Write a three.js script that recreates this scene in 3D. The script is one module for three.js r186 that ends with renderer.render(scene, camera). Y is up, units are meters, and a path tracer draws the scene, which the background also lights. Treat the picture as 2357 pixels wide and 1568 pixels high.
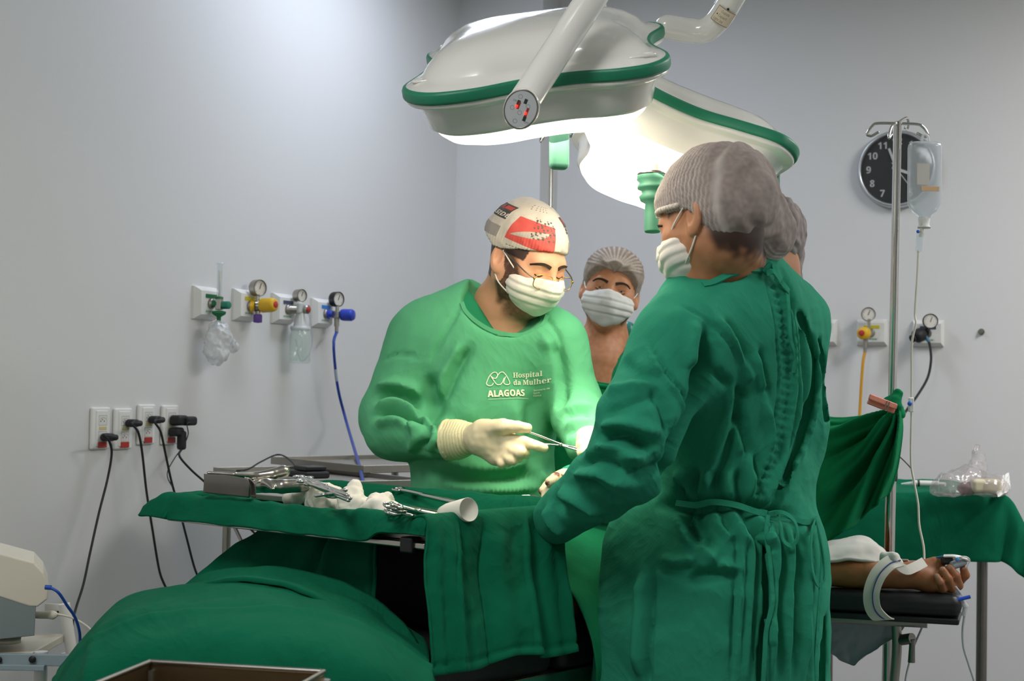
import * as THREE from 'three';
import { RoundedBoxGeometry } from 'three/addons/geometries/RoundedBoxGeometry.js';
import { DecalGeometry } from 'three/addons/geometries/DecalGeometry.js';
import { mergeGeometries, mergeVertices } from 'three/addons/utils/BufferGeometryUtils.js';
import { RectAreaLightUniformsLib } from 'three/addons/lights/RectAreaLightUniformsLib.js';
import { ImprovedNoise } from 'three/addons/math/ImprovedNoise.js';

// ---------------------------------------------------------------- camera, light, exposure
// Room axes: back wall is z = 0, left wall is x = 0, floor y = 0, metres.
const scene = new THREE.Scene();
scene.background = new THREE.Color(0x000000);
const FPX = 3510, CX = 1178.5, CY = 784;                  // focal length and centre in photograph pixels
const camera = new THREE.PerspectiveCamera(2 * Math.atan(784 / FPX) * 180 / Math.PI, 2357 / 1568, 0.05, 60);
camera.position.set(2.66, 1.37, 5.78);
camera.rotation.order = 'YXZ';
camera.rotation.set(1.65 * Math.PI / 180, 22.5 * Math.PI / 180, 0.018);
camera.updateMatrixWorld(true);
camera.focus = 3.1; camera.userData.fStop = 8;
const renderer = new THREE.WebGLRenderer({ antialias: true });
renderer.toneMapping = THREE.LinearToneMapping;
renderer.toneMappingExposure = 1.4;
renderer.shadowMap.enabled = true;
RectAreaLightUniformsLib.init();
const COOL = new THREE.Color(0.80, 0.88, 1.06), NEUTRAL = new THREE.Color(1.0, 0.98, 0.97), WARM = new THREE.Color(1.0, 0.84, 0.64);
const CEIL_POWER = 8, LAMP_SPOT = 4.5, LAMP_SPREAD = 21;

// ---------------------------------------------------------------- helpers
const V3 = THREE.Vector3;
const V = (x, y, z) => new V3(x, y, z);
const Yv = V(0, 1, 0);
const R0 = V(1, 0, 0).applyQuaternion(camera.quaternion), U0 = V(0, 1, 0).applyQuaternion(camera.quaternion), T0 = V(0, 0, 1).applyQuaternion(camera.quaternion);
const Rh = V(Math.cos(22.5 * Math.PI / 180), 0, -Math.sin(22.5 * Math.PI / 180));     // level axes: right and towards the photographer
const Th = V(Math.sin(22.5 * Math.PI / 180), 0, Math.cos(22.5 * Math.PI / 180));
const dirOf = (r, u, t) => Rh.clone().multiplyScalar(r).addScaledVector(Yv, u).addScaledVector(Th, t).normalize();
const ray = (px, py) => R0.clone().multiplyScalar((px - CX) / FPX).addScaledVector(U0, -(py - CY) / FPX).addScaledVector(T0, -1);
const P = (px, py, d) => ray(px, py).multiplyScalar(d).add(camera.position);           // a point of the place seen at a pixel, d metres deep
const onLeft = (px, py, x = 0) => { const r = ray(px, py); return r.multiplyScalar((x - camera.position.x) / r.x).add(camera.position); };
const onBack = (px, py, z = 0) => { const r = ray(px, py); return r.multiplyScalar((z - camera.position.z) / r.z).add(camera.position); };
const atHeight = (px, py, y) => { const r = ray(px, py); return r.multiplyScalar((y - camera.position.y) / r.y).add(camera.position); };
const lerp = (a, b, t) => a + (b - a) * t, clamp = (x, a, b) => Math.min(b, Math.max(a, x));
const sstep = (a, b, x) => { const t = clamp((x - a) / (b - a), 0, 1); return t * t * (3 - 2 * t); };
const noiseGen = new ImprovedNoise();
const noise = (x, y, z) => noiseGen.noise(x + 31.4, y + 17.2, z + 5.7);
const fbm = (x, y, z) => noise(x, y, z) * .6 + noise(x * 2.1, y * 2.1, z * 2.1) * .3 + noise(x * 4.3, y * 4.3, z * 4.3) * .15;
let seed = 7; const rnd = () => { seed = (seed * 1664525 + 1013904223) % 4294967296; return seed / 4294967296; };

const taken = {};
const numbered = n => { if (!(n in taken)) { taken[n] = 0; return n; } taken[n]++; return n + '_' + String(taken[n]).padStart(3, '0'); };
function thing(name, label, category, base, group) {      // a Group at the thing's base
  const g = new THREE.Group(); g.name = numbered(name); g.position.copy(base); g.userData = { label, category };
  if (group) g.userData.group = group;
  scene.add(g); return g;
}
function part(parent, name, geo, material, extra) {        // geo is in world metres; it is moved into the thing's frame
  let o = V(0, 0, 0); for (let p = parent; p && !p.isScene; p = p.parent) o.add(p.position);
  geo = geo.clone(); geo.translate(-o.x, -o.y, -o.z);
  const m = new THREE.Mesh(geo, material); m.name = name; m.castShadow = m.receiveShadow = true;
  if (extra) Object.assign(m.userData, extra);
  parent.add(m); return m;
}
function single(name, label, category, geo, material, group) {   // a thing of one mesh
  geo = geo.clone(); geo.computeBoundingBox(); const b = geo.boundingBox, c = V((b.min.x + b.max.x) / 2, b.min.y, (b.min.z + b.max.z) / 2);
  geo.translate(-c.x, -c.y, -c.z);
  const m = new THREE.Mesh(geo, material); m.name = numbered(name); m.position.copy(c); m.castShadow = m.receiveShadow = true;
  m.userData = { label, category }; if (group) m.userData.group = group;
  scene.add(m); return m;
}
function struct(name, geo, material) { const m = new THREE.Mesh(geo, material); m.name = name; m.castShadow = m.receiveShadow = true; m.userData = { kind: 'structure' }; scene.add(m); return m; }
function mg(list) {
  list = list.map(g => { g = g.index ? g.toNonIndexed() : g.clone(); for (const k of Object.keys(g.attributes)) if (!['position', 'normal', 'uv', 'color'].includes(k)) g.deleteAttribute(k);
    if (!g.attributes.uv) g.setAttribute('uv', new THREE.Float32BufferAttribute(new Float32Array(g.attributes.position.count * 2), 2)); return g; });
  const col = list.every(g => g.attributes.color); if (!col) list.forEach(g => g.deleteAttribute('color'));
  return mergeGeometries(list);
}
const frame = (o, r, u, n) => new THREE.Matrix4().makeBasis(r, u, n).setPosition(o);   // local x, y, z -> r, u, n
const basisFrom = (o, f, up = Yv) => { const z = f.clone().normalize(), x = up.clone().cross(z).normalize(), y = z.clone().cross(x); return frame(o, x, y, z); };
const put = (g, m) => { g = g.clone(); g.applyMatrix4(m); return g; };
const rb = (w, h, d, r = .004, x = 0, y = 0, z = 0, s = 2) => { const g = new RoundedBoxGeometry(w, h, d, s, Math.min(r, w / 2.01, h / 2.01, d / 2.01)); g.translate(x, y, z); return g; };
const curve = (pts, closed = false, t = .5) => new THREE.CatmullRomCurve3(pts, closed, 'catmullrom', t);
const tube = (pts, r, n = 0, closed = false, k = 10) => {
  const g = new THREE.TubeGeometry(curve(pts, closed), n || pts.length * 8, r, k, closed); if (closed) return g;
  const ends = [pts[0], pts[pts.length - 1]].map(p => { const s = new THREE.SphereGeometry(r, k, 6); s.translate(p.x, p.y, p.z); return s; });
  return mg([g, ...ends]);
};
const cyl = (a, b, ra, rb_ = ra, k = 20) => { const d = b.clone().sub(a), g = new THREE.CylinderGeometry(rb_, ra, d.length(), k); g.applyQuaternion(new THREE.Quaternion().setFromUnitVectors(Yv, d.normalize())); const c = a.clone().add(b).multiplyScalar(.5); g.translate(c.x, c.y, c.z); return g; };
const lathe = (prof, o, dir, k = 28) => { const g = new THREE.LatheGeometry(prof.map(p => new THREE.Vector2(Math.max(p[0], 1e-5), p[1])), k); g.applyQuaternion(new THREE.Quaternion().setFromUnitVectors(Yv, dir.clone().normalize())); g.translate(o.x, o.y, o.z); return g; };
const ball = (c, r, sx = 1, sy = 1, sz = 1, k = 16) => { const g = new THREE.SphereGeometry(r, k, Math.ceil(k * .7)); g.scale(sx, sy, sz); g.translate(c.x, c.y, c.z); return g; };
// a strap: rectangle w x t swept along pts, its flat side turned to n
function ribbon(pts, w, t, n, steps = 0, closed = false) {
  const c = curve(pts, closed), N = steps || pts.length * 8, pos = [], idx = [], uv = [], nf = typeof n === 'function' ? n : () => n, L = c.getLength();
  for (let i = 0; i <= N; i++) {
    const u = i / N, p = c.getPoint(u), tg = c.getTangent(u), nn = nf(u, p).clone(); nn.addScaledVector(tg, -nn.dot(tg)).normalize();
    const s = tg.clone().cross(nn), ww = (typeof w === 'function' ? w(u) : w) / 2;
    for (const [a, b] of [[-1, -1], [1, -1], [1, 1], [-1, 1]]) { const q = p.clone().addScaledVector(s, a * ww).addScaledVector(nn, b * t / 2); pos.push(q.x, q.y, q.z); uv.push(u * L, a * ww); }
    if (i) for (let k = 0; k < 4; k++) { const a = (i - 1) * 4 + k, b = (i - 1) * 4 + (k + 1) % 4; idx.push(a, b, a + 4, b, b + 4, a + 4); }
  }
  if (!closed) { const e = N * 4; idx.push(0, 2, 1, 0, 3, 2, e, e + 1, e + 2, e, e + 2, e + 3); }
  let g = new THREE.BufferGeometry(); g.setAttribute('position', new THREE.Float32BufferAttribute(pos, 3)); g.setAttribute('uv', new THREE.Float32BufferAttribute(uv, 2)); g.setIndex(idx);
  g = g.toNonIndexed(); g.computeVertexNormals(); return g;
}
// cloth: a smooth sheet through a grid of points, creased by fn(u, v, p) along its normal, with thickness
function cloth(rows, nu, nv, { thick = .003, fn = null, both = true } = {}) {
  const across = rows.map(r => curve(r)), pos = [], uv = [];
  const grid = [];
  for (let i = 0; i <= nu; i++) {
    const col = curve(across.map(c => c.getPoint(i / nu)));
    for (let j = 0; j <= nv; j++) grid[j * (nu + 1) + i] = col.getPoint(j / nv);
  }
  const at = (i, j) => grid[clamp(j, 0, nv) * (nu + 1) + clamp(i, 0, nu)];
  const nrm = (i, j) => at(i + 1, j).clone().sub(at(i - 1, j)).cross(at(i, j + 1).clone().sub(at(i, j - 1))).normalize();
  if (fn) { const moved = []; for (let j = 0; j <= nv; j++) for (let i = 0; i <= nu; i++) { const p = at(i, j), n = nrm(i, j); moved.push(p.clone().addScaledVector(n, fn(i / nu, j / nv, p))); } moved.forEach((p, k) => grid[k] = p); }
  const M = (nu + 1) * (nv + 1), idx = [];
  let lu = at(nu, 0).distanceTo(at(0, 0)) || 1, lv = at(0, nv).distanceTo(at(0, 0)) || 1;
  for (const s of [.5, -.5]) for (let j = 0; j <= nv; j++) for (let i = 0; i <= nu; i++) { const p = at(i, j).clone().addScaledVector(nrm(i, j), s * thick); pos.push(p.x, p.y, p.z); uv.push(i / nu * lu, j / nv * lv); }
  for (let j = 0; j < nv; j++) for (let i = 0; i < nu; i++) { const a = j * (nu + 1) + i, b = a + 1, c = a + nu + 1, d = c + 1; idx.push(a, b, c, b, d, c, a + M, c + M, b + M, b + M, c + M, d + M); }
  const edge = (a, b) => idx.push(a, a + M, b, b, a + M, b + M);
  for (let i = 0; i < nu; i++) { edge(i, i + 1); edge(nv * (nu + 1) + i + 1, nv * (nu + 1) + i); }
  for (let j = 0; j < nv; j++) { edge((j + 1) * (nu + 1), j * (nu + 1)); edge(j * (nu + 1) + nu, (j + 1) * (nu + 1) + nu); }
  const g = new THREE.BufferGeometry(); g.setAttribute('position', new THREE.Float32BufferAttribute(pos, 3)); g.setAttribute('uv', new THREE.Float32BufferAttribute(uv, 2)); g.setIndex(idx); g.computeVertexNormals();
  return g;
}
// ---------------------------------------------------------------- signed distance shapes meshed with surface nets
const smin = (a, b, k) => { const h = Math.max(k - Math.abs(a - b), 0) / k; return Math.min(a, b) - h * h * k * .25; };
class Body {
  constructor() { this.p = []; }
  // tapered capsule a-b; sq flattens it along ax
  cone(a, b, ra, rb_, k = .04, ax = null, sq = 1) { this.p.push({ t: 0, ax0: a.x, ay0: a.y, az0: a.z, bx: b.x - a.x, by: b.y - a.y, bz: b.z - a.z, l2: 1 / Math.max(a.distanceToSquared(b), 1e-9), ra, dr: rb_ - ra, k, ax, sq }); return this; }
  chain(pts, rs, k = .04, ax = null, sq = 1) { for (let i = 0; i + 1 < pts.length; i++) this.cone(pts[i], pts[i + 1], rs[i], rs[i + 1], i ? Math.min(k, .02, rs[i] * .25) : k, ax, sq); return this; }
  ell(c, rx, ry, rz, k = .03, m = null) { const inv = m ? m.clone().invert().elements : null; this.p.push({ t: 1, c, rx, ry, rz, k, e: inv, mn: Math.min(rx, ry, rz) }); return this; }
  cutCone(a, b, ra, rb_, k = .01) { this.cone(a, b, ra, rb_, k); this.p[this.p.length - 1].cut = 1; return this; }
  cutEll(c, rx, ry, rz, k = .01, m = null) { this.ell(c, rx, ry, rz, k, m); this.p[this.p.length - 1].cut = 1; return this; }
  cutPlane(o, n) { n = n.clone().normalize(); this.p.push({ t: 2, o, n, k: .001, cut: 1 }); return this; }   // removes the side n points to
  cutBelowBoth(o1, n1, o2, n2) { n1 = n1.clone().normalize(); n2 = n2.clone().normalize(); this.p.push({ t: 3, o: o1, n: n1, o2, n2, k: .004, cut: 1 }); return this; }   // removes what lies beyond both planes
  d(x, y, z) {
    let r = 1e3;
    for (const q of this.p) {
      let d;
      if (q.t === 0) {
        let dx = x - q.ax0, dy = y - q.ay0, dz = z - q.az0, bx = q.bx, by = q.by, bz = q.bz, l2 = q.l2;
        if (q.ax) { const a = q.ax, s = 1 / q.sq - 1, w = (dx * a.x + dy * a.y + dz * a.z) * s; dx += a.x * w; dy += a.y * w; dz += a.z * w; const v = (bx * a.x + by * a.y + bz * a.z) * s; bx += a.x * v; by += a.y * v; bz += a.z * v; l2 = 1 / (bx * bx + by * by + bz * bz); }
        let t = (dx * bx + dy * by + dz * bz) * l2; t = t < 0 ? 0 : t > 1 ? 1 : t;
        dx -= bx * t; dy -= by * t; dz -= bz * t;
        d = Math.sqrt(dx * dx + dy * dy + dz * dz) - q.ra - q.dr * t; if (q.ax) d *= .5 + .5 * q.sq;
      } else if (q.t === 1) {
        let a, b, c; if (q.e) { const e = q.e; a = e[0] * x + e[4] * y + e[8] * z + e[12]; b = e[1] * x + e[5] * y + e[9] * z + e[13]; c = e[2] * x + e[6] * y + e[10] * z + e[14]; a -= q.c.x; b -= q.c.y; c -= q.c.z; } else { a = x - q.c.x; b = y - q.c.y; c = z - q.c.z; }
        const k0 = Math.sqrt(a * a / q.rx / q.rx + b * b / q.ry / q.ry + c * c / q.rz / q.rz), k1 = Math.sqrt(a * a / q.rx ** 4 + b * b / q.ry ** 4 + c * c / q.rz ** 4);
        d = k1 < 1e-9 ? -q.mn : k0 * (k0 - 1) / k1;
      } else if (q.t === 3) d = Math.max(-((x - q.o.x) * q.n.x + (y - q.o.y) * q.n.y + (z - q.o.z) * q.n.z), -((x - q.o2.x) * q.n2.x + (y - q.o2.y) * q.n2.y + (z - q.o2.z) * q.n2.z));
      else d = -((x - q.o.x) * q.n.x + (y - q.o.y) * q.n.y + (z - q.o.z) * q.n.z);
      if (q.cut) { const m = -smin(-r, d, q.k); r = m; } else r = r > 900 ? d : smin(r, d, q.k);
    }
    return r;
  }
  bounds(pad) {
    const b = new THREE.Box3();
    for (const q of this.p) { if (q.cut) continue;
      if (q.t === 0) { const r = Math.max(q.ra, q.ra + q.dr) + pad; b.expandByPoint(V(q.ax0 - r, q.ay0 - r, q.az0 - r)).expandByPoint(V(q.ax0 + r, q.ay0 + r, q.az0 + r)); const ex = q.ax0 + q.bx, ey = q.ay0 + q.by, ez = q.az0 + q.bz; b.expandByPoint(V(ex - r, ey - r, ez - r)).expandByPoint(V(ex + r, ey + r, ez + r)); }
      if (q.t === 1) { const r = Math.max(q.rx, q.ry, q.rz) + pad; const c = q.c.clone(); if (q.e) c.applyMatrix4(new THREE.Matrix4().fromArray(q.e).invert()); b.expandByPoint(c.clone().subScalar(r)).expandByPoint(c.clone().addScalar(r)); } }
    return b;
  }
  mesh(h, { box = null, move = null, clip = null } = {}) {
    const b = box || this.bounds(h * 3 + .022), nx = Math.ceil((b.max.x - b.min.x) / h) + 1, ny = Math.ceil((b.max.y - b.min.y) / h) + 1, nz = Math.ceil((b.max.z - b.min.z) / h) + 1;
    const f = new Float32Array(nx * ny * nz), B = 6, far = B * h * 1.25;
    for (let z0 = 0; z0 < nz; z0 += B) for (let y0 = 0; y0 < ny; y0 += B) for (let x0 = 0; x0 < nx; x0 += B) {
      const c = this.d(b.min.x + (x0 + B / 2) * h, b.min.y + (y0 + B / 2) * h, b.min.z + (z0 + B / 2) * h), skip = Math.abs(c) > far;
      for (let z = z0; z < Math.min(z0 + B, nz); z++) for (let y = y0; y < Math.min(y0 + B, ny); y++) for (let x = x0; x < Math.min(x0 + B, nx); x++)
        f[(z * ny + y) * nx + x] = skip ? c : this.d(b.min.x + x * h, b.min.y + y * h, b.min.z + z * h);
    }
    const id = new Int32Array(nx * ny * nz).fill(-1), pos = [], idx = [], o = [0, 1, nx, nx + 1, nx * ny, nx * ny + 1, nx * ny + nx, nx * ny + nx + 1];
    const E = [[0, 1], [2, 3], [4, 5], [6, 7], [0, 2], [1, 3], [4, 6], [5, 7], [0, 4], [1, 5], [2, 6], [3, 7]];
    for (let z = 0; z < nz - 1; z++) for (let y = 0; y < ny - 1; y++) for (let x = 0; x < nx - 1; x++) {
      const i = (z * ny + y) * nx + x; let m = 0; for (let k = 0; k < 8; k++) if (f[i + o[k]] < 0) m |= 1 << k;
      if (m === 0 || m === 255) continue;
      let sx = 0, sy = 0, sz = 0, n = 0;
      for (const [p, q] of E) { if (((m >> p) & 1) === ((m >> q) & 1)) continue; const t = f[i + o[p]] / (f[i + o[p]] - f[i + o[q]]);
        sx += lerp(p & 1, q & 1, t); sy += lerp((p >> 1) & 1, (q >> 1) & 1, t); sz += lerp(p >> 2, q >> 2, t); n++; }
      id[i] = pos.length / 3; pos.push(b.min.x + (x + sx / n) * h, b.min.y + (y + sy / n) * h, b.min.z + (z + sz / n) * h);
    }
    const quad = (a, c, d, e, flip) => { if (a < 0 || c < 0 || d < 0 || e < 0) return; flip ? idx.push(a, d, c, a, e, d) : idx.push(a, c, d, a, d, e); };
    for (let z = 1; z < nz - 1; z++) for (let y = 1; y < ny - 1; y++) for (let x = 1; x < nx - 1; x++) {
      const i = (z * ny + y) * nx + x, s = f[i] < 0;
      if (s !== f[i + 1] < 0) quad(id[i - nx - nx * ny], id[i - nx * ny], id[i], id[i - nx], !s);
      if (s !== f[i + nx] < 0) quad(id[i - 1 - nx * ny], id[i - 1], id[i], id[i - nx * ny], !s);
      if (s !== f[i + nx * ny] < 0) quad(id[i - 1 - nx], id[i - nx], id[i], id[i - 1], !s);
    }
    let g = new THREE.BufferGeometry(); g.setAttribute('position', new THREE.Float32BufferAttribute(pos, 3)); g.setIndex(idx); g.computeVertexNormals();
    const uv = new Float32Array(pos.length / 3 * 2); for (let i = 0; i < uv.length / 2; i++) { uv[i * 2] = pos[i * 3] * Rh.x + pos[i * 3 + 2] * Rh.z; uv[i * 2 + 1] = pos[i * 3 + 1]; } g.setAttribute('uv', new THREE.BufferAttribute(uv, 2));
    if (move) { const p = g.attributes.position, n = g.attributes.normal, a = V(), m = V(); for (let i = 0; i < p.count; i++) { a.fromBufferAttribute(p, i); m.fromBufferAttribute(n, i); const w = move(a, m); if (w) { a.addScaledVector(m, w); p.setXYZ(i, a.x, a.y, a.z); } } g.computeVertexNormals(); }
    return g;
  }
  trace(px, py, from = 1.6, off = 0) {                      // where the line of sight through a pixel meets the shape
    const r = ray(px, py), l = r.length(), p = V(); let d = from;
    for (let i = 0; i < 160; i++) { p.copy(r).multiplyScalar(d).add(camera.position); const s = this.d(p.x, p.y, p.z) - off; if (s < .0008) break; d += s * .7 / l; if (d > 8) return null; }
    return p.clone();
  }
}
function tint(g, fn) { const p = g.attributes.position, c = new Float32Array(p.count * 3), a = V(), k = new THREE.Color(); for (let i = 0; i < p.count; i++) { a.fromBufferAttribute(p, i); fn(a, k, i); c[i * 3] = k.r; c[i * 3 + 1] = k.g; c[i * 3 + 2] = k.b; } g.setAttribute('color', new THREE.BufferAttribute(c, 3)); return g; }
// creases: ridges and furrows along lines on a shape; each is [width, height, ...points]
class Creases {
  constructor(body, from = 1.6) { this.b = body; this.from = from; this.l = []; }
  line(w, h, ...px) { const pts = px.map(q => this.b.trace(q[0], q[1], this.from)).filter(Boolean); if (pts.length > 1) this.raw(w, h, pts); return this; }
  fold(w, h, ...px) { this.line(w, h, ...px); return this.line(w * .9, -h * .8, ...px.map(q => [q[0] + (q[2] ?? w * 1500), q[1] + (q[3] ?? 0)])); }
  raw(w, h, pts) { const c = curve(pts), n = pts.length * 3, q = c.getPoints(n), s = new THREE.Sphere().setFromPoints(q); w *= .82; s.radius += w * 2.6; this.l.push({ w, h, q, s }); }
  at(p) {
    let r = 0;
    for (const f of this.l) {
      if (p.distanceToSquared(f.s.center) > f.s.radius * f.s.radius) continue;
      let best = 1e9, bt = 0; const n = f.q.length - 1;
      for (let i = 0; i < n; i++) { const a = f.q[i], b = f.q[i + 1], bx = b.x - a.x, by = b.y - a.y, bz = b.z - a.z; let t = ((p.x - a.x) * bx + (p.y - a.y) * by + (p.z - a.z) * bz) / (bx * bx + by * by + bz * bz + 1e-12); t = clamp(t, 0, 1); const dx = p.x - a.x - bx * t, dy = p.y - a.y - by * t, dz = p.z - a.z - bz * t, d = dx * dx + dy * dy + dz * dz; if (d < best) { best = d; bt = (i + t) / n; } }
      const tp = Math.min(1, Math.min(bt, 1 - bt) * 5 + .15); r += f.h * 1.35 * tp * Math.exp(-best / f.w / f.w);
    }
    return r;
  }
}
// ---------------------------------------------------------------- materials
const mat = (color, roughness = .6, metalness = 0, extra = {}) => new THREE.MeshStandardMaterial({ color, roughness, metalness, ...extra });
const phys = (color, roughness, extra) => new THREE.MeshPhysicalMaterial({ color, roughness, ...extra });
function canvasTex(w, h, draw, alpha) { const c = document.createElement('canvas'); c.width = w; c.height = h; const x = c.getContext('2d'); draw(x, w, h); const t = new THREE.CanvasTexture(c); t.colorSpace = THREE.SRGBColorSpace; t.anisotropy = 4; return t; }
function noiseTex(n, scale, fn) { const d = new Uint8Array(n * n * 4); for (let y = 0; y < n; y++) for (let x = 0; x < n; x++) { const v = fn(x / n, y / n); d[(y * n + x) * 4] = v[0]; d[(y * n + x) * 4 + 1] = v[1]; d[(y * n + x) * 4 + 2] = v[2]; d[(y * n + x) * 4 + 3] = 255; } const t = new THREE.DataTexture(d, n, n); t.wrapS = t.wrapT = THREE.RepeatWrapping; t.magFilter = THREE.LinearFilter; t.minFilter = THREE.LinearMipmapLinearFilter; t.generateMipmaps = true; t.repeat.set(scale, scale); t.needsUpdate = true; return t; }
const wallBump = noiseTex(512, 1, (u, v) => { const w = (f) => { const a = u * Math.PI * 2, b = v * Math.PI * 2; return noise(Math.cos(a) * f, Math.sin(a) * f + Math.cos(b) * f, Math.sin(b) * f); }; const n = 128 + w(3) * 40 + w(14) * 30 + w(40) * 24; return [n, n, n]; });
const ridged = (x, y, z) => 1 - Math.abs(noise(x, y, z)) * 2.2;
const clothBump = noiseTex(512, 2.2, (u, v) => { const a = u * Math.PI * 2, b = v * Math.PI * 2, q = f => [Math.cos(a) * f, Math.sin(a) * f + Math.cos(b) * f * .8, Math.sin(b) * f * .8]; const w = noise(...q(2)) * .5, r = ridged(...q(1.1 + w * .2)) * .5 + ridged(...q(2.3)) * .32 + ridged(...q(5)) * .14, weave = (Math.sin(u * 512 * .8) * Math.sin(v * 512 * .8)) * .03; const n = clamp(100 + r * 100 + weave * 60, 0, 255); return [n, n, n]; });
const linen = (hex, s = .006) => new THREE.MeshPhysicalMaterial({ color: hex, roughness: .9, specularIntensity: .25, bumpMap: clothBump, bumpScale: s });
const M = {
  wall: mat(0xd8d8d7, .55, 0, { bumpMap: wallBump, bumpScale: .0005 }),
  ceiling: mat(0xe4e4e0, .8), floor: mat(0x6d706e, .35),
  steel: mat(0xb9b6ae, .24, 1), steelDark: mat(0x85827c, .36, 1), steelSatin: mat(0xa6a29a, .42, 1), chrome: mat(0xcfcdc8, .12, 1),
  gown: linen(0x5db080, .005), gownNurse: linen(0x2a8a6c, .007), scrub: linen(0x2b8a5e, .004), drape: linen(0x045f43, .006), drapeDark: linen(0x066346, .004), screenDrape: linen(0x128050, .003),
  enamel: phys(0xe6e6e0, .22, { clearcoat: .8, clearcoatRoughness: .08 }), gasket: mat(0x1f7f5e, .45), handleGreen: mat(0x4f9076, .5),
  mask: mat(0xe9e4d8, .85), maskWhite: mat(0xe8e8e2, .85), elastic: mat(0xe9e8dc, .8), glove: phys(0xe6d9b4, .45, { sheen: .2 }), gloveCuff: mat(0xe2dcae, .55),
  gauze: mat(0xe9e6d8, .95), white: mat(0xe4e4e0, .45), offwhite: mat(0xd9d4c4, .5), black: mat(0x141416, .45), rubber: mat(0x1a1a1c, .6), grey: mat(0x8d969a, .5), greyPaint: mat(0x8fa0a6, .45),
  hair: mat(0x1d1512, .7), brow: mat(0x35251b, .9), gold: mat(0xc9a25a, .22, 1), glass: phys(0xffffff, .03, { transmission: 1, thickness: 0, ior: 1.5 }),
  clear: phys(0xf4f8fa, .12, { transmission: .85, thickness: 0, ior: 1.35 }), cloudy: phys(0xeef0f2, .35, { transmission: .6, thickness: 0 }),
};
// ---------------------------------------------------------------- the room
const ZB = -.2, RX = 6.2, RZ = 7.6, CH = 3.1;
const wallBox = (x0, x1, y0, y1, z0, z1) => { const g = new THREE.BoxGeometry(x1 - x0, y1 - y0, z1 - z0), uv = g.attributes.uv, n = g.attributes.normal, p = g.attributes.position; for (let i = 0; i < uv.count; i++) { const nx = Math.abs(n.getX(i)), ny = Math.abs(n.getY(i)); uv.setXY(i, nx > .5 ? p.getZ(i) : p.getX(i), ny > .5 ? p.getZ(i) : p.getY(i)); } g.translate((x0 + x1) / 2, (y0 + y1) / 2, (z0 + z1) / 2); return g; };
struct('floor', wallBox(-.15, RX + .15, -.15, 0, ZB - .15, RZ + .15), M.floor);
struct('ceiling', wallBox(-.15, RX + .15, CH, CH + .15, ZB - .15, RZ + .15), M.ceiling);
struct('wall_left', wallBox(-.15, 0, 0, CH, ZB - .15, RZ + .15), M.wall);
struct('wall_back', wallBox(0, RX, 0, CH, ZB - .15, ZB), M.wall);
struct('wall_right', wallBox(RX, RX + .15, 0, CH, ZB - .15, RZ + .15), M.wall);
struct('wall_front', wallBox(0, RX, 0, CH, RZ, RZ + .15), M.wall);
struct('wall_pillar', wallBox(0, .377, 0, CH, ZB, 0), M.wall);
// ceiling fittings: flat fluorescent panels; the nearest to the left wall brightens its upper part
function ceilingLight(x, z, w, d, power, label, tone = NEUTRAL) {
  const g = thing('ceiling_light', label, 'ceiling light', V(x, CH - .06, z), 'fluorescent ceiling panels');
  const fr = mg([rb(w + .05, .05, .03, .006, 0, .03, d / 2 + .012), rb(w + .05, .05, .03, .006, 0, .03, -d / 2 - .012), rb(.03, .05, d, .006, w / 2 + .012, .03, 0), rb(.03, .05, d, .006, -w / 2 - .012, .03, 0)]);
  part(g, 'frame', put(fr, new THREE.Matrix4().setPosition(x, CH - .06, z)), M.white);
  part(g, 'diffuser', put(rb(w, .012, d, .004, 0, .034, 0), new THREE.Matrix4().setPosition(x, CH - .06, z)), mat(0xffffff, .6, 0, { emissive: tone, emissiveIntensity: 4 }));
  const l = new THREE.RectAreaLight(tone, power, w, d); l.position.set(0, .02, 0); l.rotation.x = -Math.PI / 2; l.castShadow = true; l.name = 'ceiling_panel_light'; g.add(l);
}
ceilingLight(.6, 1.25, .3, .9, CEIL_POWER * 1.25, 'fluorescent ceiling panel close to the left wall above the gas outlets', COOL);
ceilingLight(3.3, 1.25, .6, 1.2, CEIL_POWER * 1.25, 'fluorescent ceiling panel above the arm board and the nurses');
ceilingLight(1.5, 5.2, .6, 1.2, CEIL_POWER * 1.25, 'fluorescent ceiling panel above where the photographer stands');
ceilingLight(4.6, 2.6, .6, 1.2, CEIL_POWER * 1.35, 'fluorescent ceiling panel towards the right wall');

// ---------------------------------------------------------------- operating lamps
const OUT = [[-.29, -.14], [-.245, -.235], [-.15, -.258], [-.045, -.232], [.06, -.228], [.15, -.258], [.225, -.25], [.265, -.175], [.248, -.03], [.262, .075], [.3, .16], [.275, .235], [.2, .262], [.1, .236], [0, .23], [-.1, .256], [-.19, .27], [-.24, .215], [-.228, .1], [-.252, -.01]];
const outline = new THREE.CatmullRomCurve3(OUT.map(p => V(p[0], 0, -p[1])), true, 'catmullrom', .5).getPoints(120).slice(0, 120);
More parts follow.
